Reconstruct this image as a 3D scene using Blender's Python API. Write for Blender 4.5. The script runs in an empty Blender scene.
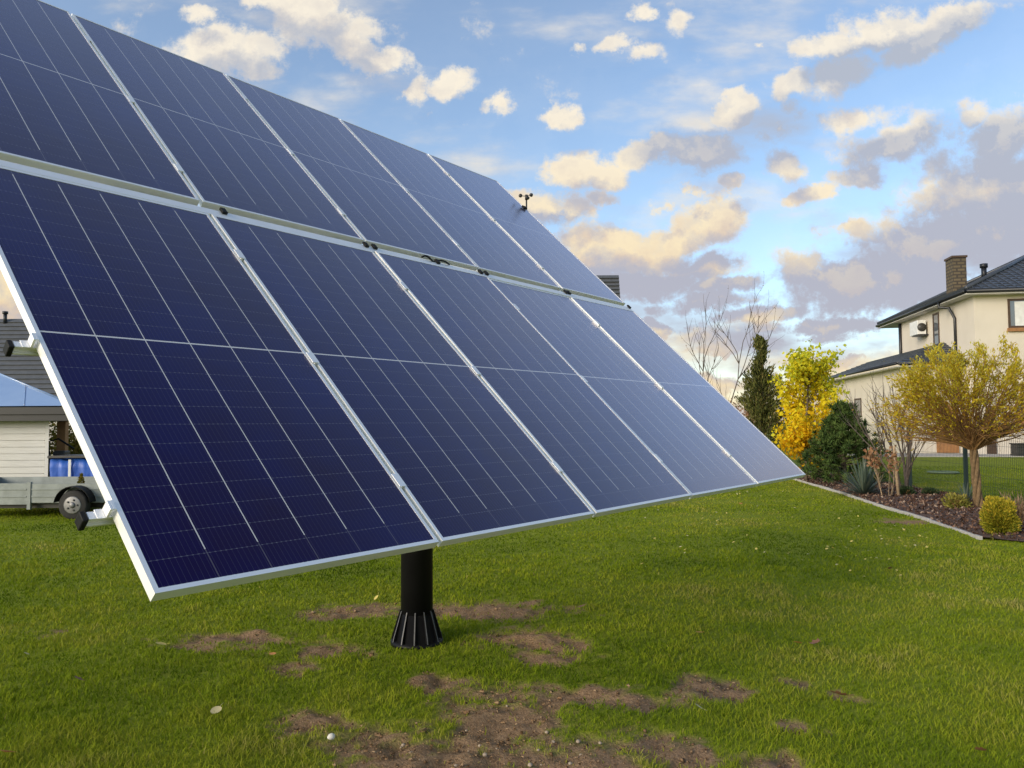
import bpy, bmesh, math, random
import numpy as np
from mathutils import Matrix, Vector

# ------------------------------------------------------------------ camera, sky, sun, exposure
SC = bpy.context.scene
COL = SC.collection
F = 778.17
CAMH = 1.52
RIGHT = np.array([.99998, .0003, -.00599]); UP = np.array([.0060, -.05025, .99872]); FWD = np.array([0., .99874, .05025])
cam = bpy.data.cameras.new('camera'); camo = bpy.data.objects.new('camera', cam); COL.objects.link(camo)
cam.sensor_width = 36; cam.sensor_fit = 'HORIZONTAL'; cam.lens = 36 * F / 1024
cam.clip_start = .05; cam.clip_end = 2000
m = Matrix.Identity(4)
for i in range(3):
    m[i][0] = RIGHT[i]; m[i][1] = UP[i]; m[i][2] = -FWD[i]
m[2][3] = CAMH
camo.matrix_world = m
SC.camera = camo

def ray(px, py):
    d = RIGHT * (px - 512) / F - UP * (py - 384) / F + FWD
    return d / d[1]
def at(px, py, Y):                      # point seen at px,py at distance Y
    d = ray(px, py) * Y
    return np.array([d[0], d[1], d[2] + CAMH])
def G(px, py):                          # ground point seen at px,py
    d = ray(px, py); t = -CAMH / d[2]
    return np.array([d[0] * t, d[1] * t, 0.])

SUN_EL = math.radians(20); SUN_AZ = math.radians(232)      # azimuth clockwise from +Y: low, behind the camera to the left
SUN_DIR = Vector((math.sin(SUN_AZ) * math.cos(SUN_EL), math.cos(SUN_AZ) * math.cos(SUN_EL), math.sin(SUN_EL)))
sun = bpy.data.lights.new('sun', 'SUN'); suno = bpy.data.objects.new('sun', sun); COL.objects.link(suno)
sun.energy = 1.9; sun.angle = math.radians(32); sun.color = (1., .86, .66)
suno.rotation_euler = SUN_DIR.to_track_quat('Z', 'Y').to_euler()
suno.location = (0, -10, 20)
SC.view_settings.view_transform = 'Standard'; SC.view_settings.look = 'None'
SC.view_settings.exposure = 0.85; SC.view_settings.gamma = 1

W = bpy.data.worlds.new('World'); SC.world = W; W.use_nodes = True
def build_sky():
    nt = W.node_tree; N = nt.nodes; L = nt.links
    for n in list(N): N.remove(n)
    # ---- cloud field: a node group, density as a function of (x/y, z/y) of the sky direction
    g = bpy.data.node_groups.new('cloud_field', 'ShaderNodeTree')
    g.interface.new_socket('Vector', in_out='INPUT', socket_type='NodeSocketVector')
    g.interface.new_socket('Density', in_out='OUTPUT', socket_type='NodeSocketFloat')
    g.interface.new_socket('Grey', in_out='OUTPUT', socket_type='NodeSocketFloat')
    gi = g.nodes.new('NodeGroupInput'); go = g.nodes.new('NodeGroupOutput')
    def gm(op, a, b=None, clamp=False):
        n = g.nodes.new('ShaderNodeMath'); n.operation = op; n.use_clamp = clamp
        for k, v in enumerate((a, b)):
            if v is None: continue
            if isinstance(v, (int, float)): n.inputs[k].default_value = v
            else: g.links.new(v, n.inputs[k])
        return n.outputs[0]
    # ragged outlines: push the lookup about by noise
    nz = g.nodes.new('ShaderNodeTexNoise'); nz.inputs['Scale'].default_value = 9; nz.inputs['Detail'].default_value = 9; nz.inputs['Roughness'].default_value = .66
    g.links.new(gi.outputs[0], nz.inputs['Vector'])
    vs = g.nodes.new('ShaderNodeVectorMath'); vs.operation = 'SUBTRACT'; vs.inputs[1].default_value = (.5, .5, .5)
    g.links.new(nz.outputs['Color'], vs.inputs[0])
    vm = g.nodes.new('ShaderNodeVectorMath'); vm.operation = 'MULTIPLY'; vm.inputs[1].default_value = (.10, .075, 0)
    g.links.new(vs.outputs[0], vm.inputs[0])
    va = g.nodes.new('ShaderNodeVectorMath'); va.operation = 'ADD'
    g.links.new(gi.outputs[0], va.inputs[0]); g.links.new(vm.outputs[0], va.inputs[1])
    P = va.outputs[0]
    blobs = [  # px, py, rx, ry, turn (deg, + = right end up), weight
        (318, 22, 66, 30, -12, 1), (270, 2, 60, 22, -8, .95), (345, 40, 40, 20, -25, .95), (225, 50, 62, 27, 5, .95), (250, 62, 40, 18, -10, .85), (380, 58, 44, 15, -8, .95), (416, 88, 15, 24, 12, .85), (455, 83, 32, 16, -4, .9), (502, 106, 22, 13, 0, .9), (200, 20, 26, 12, 0, .7),
        (612, 42, 30, 11, 4, .85), (582, 44, 18, 11, 0, .8), (640, 50, 30, 9, -8, .6), (638, 12, 20, 11, 0, .75), (682, 20, 26, 16, 20, .66), (766, 44, 22, 7, 4, .65),
        (723, 110, 40, 20, 3, 1.1), (735, 98, 24, 14, 0, 1), (558, 122, 22, 15, 0, 1), (575, 168, 38, 20, 0, 1.05), (605, 172, 38, 16, 10, 1), (648, 152, 36, 17, 15, 1), (700, 150, 58, 22, -4, .82), (545, 204, 60, 20, 0, .95), (600, 196, 26, 10, 0, .8),
        (786, 160, 28, 22, -30, .9), (775, 128, 40, 26, 0, .6), (730, 184, 18, 10, 5, .9), (690, 190, 14, 8, 0, .7), (830, 46, 44, 20, 4, .95), (880, 30, 48, 22, 14, 1), (800, 84, 34, 16, 22, .95), (845, 70, 60, 24, 22, .75), (955, 20, 72, 20, 20, .95), (910, 48, 60, 20, 26, .85), (860, 120, 60, 16, 15, .55),
        (815, 196, 36, 13, 22, .95), (860, 176, 44, 14, 8, .95), (900, 142, 78, 24, 18, .9), (965, 118, 30, 14, 20, .7), (950, 240, 150, 66, 14, 1.05), (1005, 140, 70, 36, 12, 1.0), (870, 282, 130, 42, 6, 1.05), (1000, 190, 100, 56, 4, 1.0), (1080, 160, 80, 60, 0, .9), (845, 225, 44, 14, 10, .8),
        (705, 222, 60, 26, 10, 1.05), (670, 240, 60, 24, 6, 1), (625, 240, 44, 22, 6, 1), (575, 240, 44, 20, 0, .85), (660, 204, 34, 12, 0, .75), (640, 282, 120, 26, 6, 1.0), (710, 268, 44, 18, 4, 1), (650, 262, 60, 30, 0, .9),
        (590, 262, 80, 26, 0, .9), (730, 285, 60, 10, 12, .95), (700, 304, 80, 14, 8, .85), (760, 318, 90, 13, 4, .85), (830, 330, 120, 12, 4, .85), (640, 330, 120, 14, 0, .85), (760, 345, 150, 10, 2, .8), (820, 362, 120, 8, 0, .78), (900, 376, 200, 10, 0, .75), (700, 380, 150, 12, 0, .8),
        (20, 300, 80, 60, 0, .9), (-60, 200, 120, 60, 0, .9), (-150, 60, 150, 60, 0, .9), (1260, 110, 170, 130, 0, 1.2), (1400, 0, 200, 160, 0, 1.1), (1150, 300, 160, 50, 0, .9), (300, 330, 200, 40, 0, .8), (400, 200, 80, 30, 0, .8)]  # the two heaviest clouds, out of view right, are added to brighten panel reflections
    greys = [(705, 152, 70, 26, -4, 1), (775, 130, 60, 36, 0, .9), (860, 62, 70, 22, 22, .8), (930, 42, 90, 18, 22, .75), (915, 150, 90, 24, 18, .9), (1010, 150, 100, 40, 10, .9), (960, 262, 170, 64, 10, 1.15), (890, 296, 140, 40, 4, 1.1), (640, 292, 120, 24, 4, .8), (690, 315, 160, 14, 6, .8), (830, 340, 150, 16, 0, .8), (700, 262, 50, 12, 0, .5), (590, 285, 80, 20, 0, .8), (545, 215, 50, 8, 0, .5), (1060, 230, 90, 70, 0, 1), (790, 290, 90, 30, 0, .7)]
    def field(lst, vec):
        tot = None
        for (px, py, rx, ry, rot, wt) in lst:
            d = ray(px, py)
            mp = g.nodes.new('ShaderNodeMapping'); mp.vector_type = 'TEXTURE'
            mp.inputs['Location'].default_value = (d[0], d[2], 0)
            mp.inputs['Rotation'].default_value = (0, 0, math.radians(rot))
            mp.inputs['Scale'].default_value = (rx / F * 1.22, ry / F * 1.30, 1)
            g.links.new(vec, mp.inputs['Vector'])
            gr = g.nodes.new('ShaderNodeTexGradient'); gr.gradient_type = 'SPHERICAL'
            g.links.new(mp.outputs[0], gr.inputs[0])
            s = gm('MULTIPLY', gr.outputs['Fac'], wt)
            tot = s if tot is None else gm('MAXIMUM', tot, s)
        return tot
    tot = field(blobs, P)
    g.links.new(field(greys, P), go.inputs['Grey'])
    # fine billows and thin wisps
    n2 = g.nodes.new('ShaderNodeTexNoise'); n2.inputs['Scale'].default_value = 13; n2.inputs['Detail'].default_value = 10; n2.inputs['Roughness'].default_value = .66
    g.links.new(gi.outputs[0], n2.inputs['Vector'])
    st = g.nodes.new('ShaderNodeMapping'); st.inputs['Scale'].default_value = (3.2, 8.5, 1); st.inputs['Rotation'].default_value = (0, 0, math.radians(-9)); g.links.new(gi.outputs[0], st.inputs['Vector'])
    n3 = g.nodes.new('ShaderNodeTexNoise'); n3.inputs['Scale'].default_value = 1; n3.inputs['Detail'].default_value = 7; n3.inputs['Roughness'].default_value = .55
    g.links.new(st.outputs[0], n3.inputs['Vector'])
    sep = g.nodes.new('ShaderNodeSeparateXYZ'); g.links.new(gi.outputs[0], sep.inputs[0])
    low = g.nodes.new('ShaderNodeMapRange'); low.inputs[1].default_value = .02; low.inputs[2].default_value = .30; low.inputs[3].default_value = .44; low.inputs[4].default_value = .07; g.links.new(sep.outputs[1], low.inputs[0])
    dens = gm('ADD', gm('MULTIPLY', tot, 1.12), gm('MULTIPLY', gm('SUBTRACT', n2.outputs['Fac'], .55), 2.1))
    wisp = gm('ADD', gm('MULTIPLY', gm('SUBTRACT', n3.outputs['Fac'], .5), 1.9), low.outputs[0])
    dens = gm('MAXIMUM', dens, wisp)
    hi = g.nodes.new('ShaderNodeMapRange'); hi.inputs[1].default_value = .85; hi.inputs[2].default_value = 1.5; hi.inputs[3].default_value = 1; hi.inputs[4].default_value = .25; g.links.new(sep.outputs[1], hi.inputs[0]); dens = gm('MULTIPLY', dens, hi.outputs[0])  # unseen clouds overhead thinned, so the near left panels mirror a darker sky
    g.links.new(dens, go.inputs[0])
    # ---- the sky itself
    def mth(op, a, b=None, clamp=False):
        n = N.new('ShaderNodeMath'); n.operation = op; n.use_clamp = clamp
        for k, v in enumerate((a, b)):
            if v is None: continue
            if isinstance(v, (int, float)): n.inputs[k].default_value = v
            else: L.new(v, n.inputs[k])
        return n.outputs[0]
    def rng(x, a, b, c, d, smooth=True):
        n = N.new('ShaderNodeMapRange'); n.interpolation_type = 'SMOOTHSTEP' if smooth else 'LINEAR'
        for k, v in enumerate((a, b, c, d)): n.inputs[k + 1].default_value = v
        L.new(x, n.inputs[0]); return n.outputs[0]
    def mixc(f, a, b):
        n = N.new('ShaderNodeMix'); n.data_type = 'RGBA'
        L.new(f, n.inputs[0])
        for k, v in ((6, a), (7, b)):
            if isinstance(v, tuple): n.inputs[k].default_value = (*v, 1)
            else: L.new(v, n.inputs[k])
        return n.outputs[2]
    tc = N.new('ShaderNodeTexCoord'); sp = N.new('ShaderNodeSeparateXYZ'); L.new(tc.outputs['Generated'], sp.inputs[0])
    ay = mth('MAXIMUM', mth('ABSOLUTE', sp.outputs[1]), .12)
    u = mth('DIVIDE', sp.outputs[0], ay); v = mth('DIVIDE', sp.outputs[2], ay)
    cb = N.new('ShaderNodeCombineXYZ'); L.new(u, cb.inputs[0]); L.new(v, cb.inputs[1])
    L.new(mth('MULTIPLY', mth('LESS_THAN', sp.outputs[1], 0), 3.7), cb.inputs[2])
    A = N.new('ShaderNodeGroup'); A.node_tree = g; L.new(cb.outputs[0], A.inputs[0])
    off = N.new('ShaderNodeVectorMath'); off.operation = 'ADD'; off.inputs[1].default_value = (-.014, .034, 0); L.new(cb.outputs[0], off.inputs[0])
    B = N.new('ShaderNodeGroup'); B.node_tree = g; L.new(off.outputs[0], B.inputs[0])
    fn = N.new('ShaderNodeTexNoise'); fn.inputs['Scale'].default_value = 26; fn.inputs['Detail'].default_value = 8; fn.inputs['Roughness'].default_value = .6; L.new(cb.outputs[0], fn.inputs['Vector'])
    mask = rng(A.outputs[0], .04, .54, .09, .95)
    lit = rng(mth('ADD', mth('SUBTRACT', A.outputs[0], B.outputs[0]), mth('MULTIPLY', mth('SUBTRACT', fn.outputs['Fac'], .5), 1.1)), -.30, .55, 0, 1, False)
    thick = rng(A.outputs[0], .25, .70, 0, 1)
    grey = rng(A.outputs[1], .02, .45, 0, .95)
    warm = rng(v, .12, .48, 1, 0)
    core = mth('ADD', rng(B.outputs[0], .15, .75, 0, 1, False), mth('MULTIPLY', mth('SUBTRACT', fn.outputs['Fac'], .5), 2.4), True)
    litc = mixc(core, mixc(warm, CLOUD['lit_high'], CLOUD['lit_low']), mixc(warm, CLOUD['core_high'], CLOUD['core_low']))
    shade = mixc(warm, CLOUD['shade_high'], CLOUD['shade_low'])
    litf = mth('ADD', mth('MULTIPLY', lit, .85), mth('MULTIPLY', mth('SUBTRACT', 1, thick), .35), True)
    litf = mth('MULTIPLY', mth('ADD', litf, .10, True), mth('SUBTRACT', 1, mth('MULTIPLY', grey, mth('SUBTRACT', 1.75, lit), True), True))
    cc = mixc(litf, shade, litc)
    sky = N.new('ShaderNodeTexSky'); sky.sky_type = 'NISHITA'; sky.sun_disc = False
    sky.sun_elevation = SUN_EL; sky.sun_rotation = SUN_AZ; sky.air_density = 1.0; sky.dust_density = .6; sky.ozone_density = 2.0
    b1 = N.new('ShaderNodeBackground'); b1.inputs[1].default_value = SKY_STRENGTH; L.new(sky.outputs[0], b1.inputs[0])
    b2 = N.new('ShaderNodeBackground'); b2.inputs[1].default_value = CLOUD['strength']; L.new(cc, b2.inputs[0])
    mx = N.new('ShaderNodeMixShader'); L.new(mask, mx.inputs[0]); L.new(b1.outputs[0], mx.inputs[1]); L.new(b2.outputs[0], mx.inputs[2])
    out = N.new('ShaderNodeOutputWorld'); L.new(mx.outputs[0], out.inputs[0])
    W.cycles.sampling_method = 'MANUAL'; W.cycles.sample_map_resolution = 512
SKY_STRENGTH = .125
CLOUD = dict(lit_high=(1.05, .95, .78), lit_low=(1.06, .84, .48), core_high=(.80, .73, .66), core_low=(.84, .63, .43), shade_high=(.49, .53, .62), shade_low=(.48, .47, .55), strength=.53)
build_sky()

# ------------------------------------------------------------------ helpers
rnd = random.Random(7)
NR = np.random.default_rng(11)
PI = math.pi

def tag(o, label=None, cat=None, group=None, kind=None):
    if label: o['label'] = label
    if cat: o['category'] = cat
    if group: o['group'] = group
    if kind: o['kind'] = kind
    return o
def empty(name, loc, rz=0):
    o = bpy.data.objects.new(name, None); COL.objects.link(o)
    o.location = [float(c) for c in loc]; o.rotation_euler = (0, 0, rz); o.empty_display_size = .1
    return o
def copy_tree(o, parent=None):
    c = o.copy(); COL.objects.link(c)
    if parent: c.parent = parent
    for ch in list(o.children): copy_tree(ch, c)
    return c

class MB:
    def __init__(s): s.v = []; s.f = []; s.mi = []; s.sm = []
    def add(s, vs, fs, mi=0, smooth=False):
        b = len(s.v); s.v += [tuple(float(c) for c in p) for p in vs]
        for f in fs: s.f.append(tuple(b + i for i in f)); s.mi.append(mi); s.sm.append(smooth)
    def box(s, a, b, mi=0):                 # two corners
        x0, y0, z0 = [min(p, q) for p, q in zip(a, b)]; x1, y1, z1 = [max(p, q) for p, q in zip(a, b)]
        s.add([(x0,y0,z0),(x1,y0,z0),(x1,y1,z0),(x0,y1,z0),(x0,y0,z1),(x1,y0,z1),(x1,y1,z1),(x0,y1,z1)],
              [(0,3,2,1),(4,5,6,7),(0,1,5,4),(1,2,6,5),(2,3,7,6),(3,0,4,7)], mi)
    def obox(s, o, ax, ay, az, mi=0):       # origin corner and three edge vectors
        o, ax, ay, az = [np.array(q, float) for q in (o, ax, ay, az)]
        if np.dot(np.cross(ax, ay), az) < 0: ax, ay = ay, ax
        p = [o, o+ax, o+ax+ay, o+ay]; p = p + [q + az for q in p]
        s.add(p, [(0,3,2,1),(4,5,6,7),(0,1,5,4),(1,2,6,5),(2,3,7,6),(3,0,4,7)], mi)
    def tube(s, pts, rad, n=6, mi=0, cap=True, smooth=True):
        pts = [np.array(p, float) for p in pts]; k = len(pts)
        if isinstance(rad, (int, float)): rad = [rad] * k
        vs = []; u = None
        for i in range(k):
            t = pts[min(i+1, k-1)] - pts[max(i-1, 0)]; t = t / (np.linalg.norm(t) + 1e-12)
            if u is None:
                h = np.array([1., 0, 0]) if abs(t[0]) < .8 else np.array([0, 1., 0]); u = np.cross(t, h)
            u = u - t * (u @ t); u /= (np.linalg.norm(u) + 1e-12); w = np.cross(t, u)
            for j in range(n):
                a = 2 * PI * j / n; vs.append(pts[i] + (u * math.cos(a) + w * math.sin(a)) * rad[i])
        fs = [(i*n+j, i*n+(j+1) % n, (i+1)*n+(j+1) % n, (i+1)*n+j) for i in range(k-1) for j in range(n)]
        if cap: fs += [tuple(range(n))[::-1], tuple((k-1)*n+j for j in range(n))]
        s.add(vs, fs, mi, smooth)
    def prism(s, poly, z0, z1, mi=0):       # vertical prism over a counter-clockwise plan
        n = len(poly); vs = [(x, y, z0) for x, y in poly] + [(x, y, z1) for x, y in poly]
        s.add(vs, [tuple(range(n))[::-1], tuple(range(n, 2*n))] + [(i, (i+1) % n, n+(i+1) % n, n+i) for i in range(n)], mi)
    def quad(s, *p, mi=0): s.add(p, [tuple(range(len(p)))], mi)
    def build(s, name, mats, parent=None, bevel=0, loc=None):
        me = bpy.data.meshes.new(name); me.from_pydata(s.v, [], s.f); me.update()
        mats = mats if isinstance(mats, (list, tuple)) else [mats]
        for mt in mats: me.materials.append(mt)
        me.polygons.foreach_set('material_index', s.mi); me.polygons.foreach_set('use_smooth', s.sm)
        o = bpy.data.objects.new(name, me); COL.objects.link(o)
        if parent: o.parent = parent
        if loc is not None: o.location = [float(c) for c in loc]
        if bevel:
            b = o.modifiers.new('bevel', 'BEVEL'); b.width = bevel; b.segments = 2; b.limit_method = 'ANGLE'
        return o

def arrays(name, V, Fc, n, mat, parent=None, attr=None, smooth=False, loc=None):
    """mesh from numpy arrays; Fc is (count, n) of vertex indices; attr is one float per vertex"""
    me = bpy.data.meshes.new(name); V = np.asarray(V, np.float32); Fc = np.asarray(Fc, np.int32)
    me.vertices.add(len(V)); me.vertices.foreach_set('co', V.ravel())
    me.loops.add(Fc.size); me.loops.foreach_set('vertex_index', Fc.ravel())
    me.polygons.add(len(Fc)); me.polygons.foreach_set('loop_start', np.arange(0, Fc.size, n, dtype=np.int32))
    me.polygons.foreach_set('loop_total', np.full(len(Fc), n, np.int32))
    if smooth: me.polygons.foreach_set('use_smooth', np.ones(len(Fc), bool))
    if attr is not None:
        a = me.attributes.new('tint', 'FLOAT', 'POINT'); a.data.foreach_set('value', np.asarray(attr, np.float32))
    me.update(calc_edges=True); me.validate()
    for mt in (mat if isinstance(mat, (list, tuple)) else [mat]): me.materials.append(mt)
    o = bpy.data.objects.new(name, me); COL.objects.link(o)
    if parent: o.parent = parent
    if loc is not None: o.location = [float(c) for c in loc]
    return o

def leaves(name, pts, size, mat, parent=None, tint=None, aspect=.55, up=.2, dirs=None, jitter=.35):
    """many small leaf blades: a diamond folded along its midrib"""
    pts = np.asarray(pts, float); n = len(pts)
    d = NR.normal(size=(n, 3)) if dirs is None else np.asarray(dirs, float) + NR.normal(size=(n, 3)) * .25
    d[:, 2] += up; d /= np.linalg.norm(d, axis=1)[:, None] + 1e-9
    q = NR.normal(size=(n, 3)); s = np.cross(d, q); s /= np.linalg.norm(s, axis=1)[:, None] + 1e-9
    nn = np.cross(d, s)
    sz = (size * (1 + jitter * NR.normal(size=n)).clip(.4, 1.9))[:, None]
    b = pts - d * sz * .5; t = pts + d * sz * .5; mid = pts - nn * sz * .08 * 0
    l = mid + s * sz * aspect * .5 + nn * sz * .1; r = mid - s * sz * aspect * .5 + nn * sz * .1
    V = np.stack([b, l, t, r], 1).reshape(-1, 3)
    i = np.arange(n) * 4
    Fc = np.concatenate([np.stack([i, i+1, i+2], 1), np.stack([i, i+2, i+3], 1)])
    tv = NR.random(n) if tint is None else np.asarray(tint)
    return arrays(name, V, Fc, 3, mat, parent, np.repeat(tv, 4))

_h = np.random.default_rng(5).random((256, 256))
def vnoise(x, y):
    xi = np.floor(x).astype(int); yi = np.floor(y).astype(int); fx = x - xi; fy = y - yi
    fx = fx*fx*(3-2*fx); fy = fy*fy*(3-2*fy)
    g = lambda a, b: _h[a & 255, b & 255]
    return (g(xi, yi)*(1-fx)+g(xi+1, yi)*fx)*(1-fy) + (g(xi, yi+1)*(1-fx)+g(xi+1, yi+1)*fx)*fy
def fbm(x, y, o=4):
    r = 0; a = .5; t = 0
    for k in range(o):
        r = r + a * vnoise(x * 2**k + 17*k, y * 2**k + 31*k); t += a; a *= .55
    return r / t

# ------------------------------------------------------------------ materials
def newmat(name):
    mt = bpy.data.materials.new(name); mt.use_nodes = True; nt = mt.node_tree
    return mt, nt, nt.nodes['Principled BSDF']
def noise_node(nt, scale, detail=3, coord='Object', rough=.55, vec=None):
    n = nt.nodes.new('ShaderNodeTexNoise'); n.inputs['Scale'].default_value = scale; n.inputs['Detail'].default_value = detail; n.inputs['Roughness'].default_value = rough
    if vec is None:
        tc = nt.nodes.new('ShaderNodeTexCoord'); vec = tc.outputs[coord]
    nt.links.new(vec, n.inputs['Vector']); return n
def mat(name, a, b=None, rough=.6, scale=4, metal=0, bump=0, bscale=None, spec=.5, detail=4, coat=0):
    mt, nt, p = newmat(name)
    p.inputs['Roughness'].default_value = rough; p.inputs['Metallic'].default_value = metal; p.inputs['Specular IOR Level'].default_value = spec
    p.inputs['Coat Weight'].default_value = coat
    if b is None: b = tuple(c * .8 for c in a)
    n = noise_node(nt, scale, detail)
    cr = nt.nodes.new('ShaderNodeValToRGB'); cr.color_ramp.elements[0].position = .3; cr.color_ramp.elements[1].position = .7
    cr.color_ramp.elements[0].color = (*a, 1); cr.color_ramp.elements[1].color = (*b, 1)
    nt.links.new(n.outputs['Fac'], cr.inputs[0]); nt.links.new(cr.outputs[0], p.inputs['Base Color'])
    if bump:
        n2 = noise_node(nt, bscale or scale * 8, 5); bp = nt.nodes.new('ShaderNodeBump'); bp.inputs['Strength'].default_value = bump; bp.inputs['Distance'].default_value = .02
        nt.links.new(n2.outputs['Fac'], bp.inputs['Height']); nt.links.new(bp.outputs[0], p.inputs['Normal'])
    return mt
def leafmat(name, cols, trans=.35, rough=.7, spec=.1):
    """leaf colours picked along the per-leaf 'tint' attribute; some light passes through"""
    mt, nt, p = newmat(name)
    at_ = nt.nodes.new('ShaderNodeAttribute'); at_.attribute_name = 'tint'
    cr = nt.nodes.new('ShaderNodeValToRGB'); e = cr.color_ramp.elements
    e[0].position = 0; e[0].color = (*cols[0], 1); e[1].position = 1; e[1].color = (*cols[-1], 1)
    for i, c in enumerate(cols[1:-1], 1): e.new(i / (len(cols) - 1)).color = (*c, 1)
    nt.links.new(at_.outputs['Fac'], cr.inputs[0]); nt.links.new(cr.outputs[0], p.inputs['Base Color'])
    p.inputs['Roughness'].default_value = rough; p.inputs['Specular IOR Level'].default_value = spec
    tr = nt.nodes.new('ShaderNodeBsdfTranslucent'); nt.links.new(cr.outputs[0], tr.inputs[0])
    mx = nt.nodes.new('ShaderNodeMixShader'); mx.inputs[0].default_value = trans
    nt.links.new(p.outputs[0], mx.inputs[1]); nt.links.new(tr.outputs[0], mx.inputs[2])
    nt.links.new(mx.outputs[0], nt.nodes['Material Output'].inputs[0]); return mt

M = {}
M['alu'] = mat('anodised_aluminium', (.92, .92, .91), (.86, .86, .85), .58, 6, .6, spec=.4)
M['alu_back'] = mat('galvanised_steel', (.50, .51, .52), (.42, .43, .44), .45, 9, .6)
M['black'] = mat('black_powder_coat', (.005, .005, .006), (.008, .008, .009), .5, 5, spec=.16)
M['weld'] = mat('worn_edge_steel', (.15, .15, .155), (.07, .07, .075), .6, 20)
M['plastic'] = mat('black_plastic', (.008, .008, .008), (.014, .014, .014), .6, 9, spec=.2)
M['backsheet'] = mat('white_backsheet', (.7, .7, .7), None, .5, 4)
M['bark'] = mat('bark', (.10, .075, .05), (.18, .14, .10), .9, 25, bump=.6)
M['willow_bark'] = mat('willow_bark', (.13, .085, .04), (.23, .15, .075), .9, 25, bump=.6)
M['twig'] = mat('twig', (.22, .11, .035), (.32, .19, .07), .85, 12)
M['grey_twig'] = mat('grey_twig', (.07, .055, .045), (.13, .10, .08), .9, 14)
M['wood_stake'] = mat('weathered_stake', (.42, .31, .19), (.30, .21, .13), .8, 14)
M['render'] = mat('cream_render', (.66, .60, .51), (.57, .515, .43), .9, .6, bump=.15, bscale=60)
M['render_grey'] = mat('grey_render', (.52, .49, .46), (.46, .44, .42), .9, 1.0, bump=.15, bscale=60)
M['soffit'] = mat('white_soffit', (.62, .60, .56), None, .7, 2)
M['gutter'] = mat('dark_gutter', (.014, .016, .021), None, .4, 3)
M['wood_brown'] = mat('brown_wood', (.35, .17, .06), (.26, .12, .045), .55, 8)
M['wood_dark'] = mat('dark_brown_wood', (.085, .05, .03), (.06, .035, .02), .55, 8)
M['white_plastic'] = mat('white_plastic', (.75, .75, .73), None, .5, 4)
M['stone'] = mat('pale_concrete', (.46, .44, .40), (.36, .34, .31), .9, 9, bump=.4, bscale=90)
M['green_plastic'] = mat('green_plastic', (.19, .25, .15), (.23, .29, .18), .9, 5, spec=.05)
M['post_green'] = mat('dark_green_paint', (.018, .035, .035), (.025, .045, .04), .5, 8)
M['wire'] = mat('dark_wire', (.025, .04, .038), None, .5, 8)
M['galv'] = mat('zinc_sheet', (.27, .30, .29), (.19, .215, .205), .55, 6, .25, bump=.1, bscale=30)
M['rubber'] = mat('rubber', (.018, .018, .018), (.028, .027, .026), .85, 12)
M['rim'] = mat('wheel_rim', (.26, .26, .26), (.18, .18, .18), .5, 9, .3)
M['tarp'] = mat('blue_tarpaulin', (.02, .09, .42), (.03, .13, .55), .45, 3)
M['dark_metal'] = mat('dark_metal', (.03, .03, .03), (.05, .045, .04), .5, 6)
M['amber'] = mat('amber_lens', (.5, .16, .01), None, .3, 5)

def m_glass():
    mt, nt, p = newmat('window_glass'); p.inputs['Base Color'].default_value = (.10, .115, .13, 1); p.inputs['Roughness'].default_value = .04; p.inputs['Specular IOR Level'].default_value = 1.0; p.inputs['IOR'].default_value = 1.7
    return mt
M['glass'] = m_glass()

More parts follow.
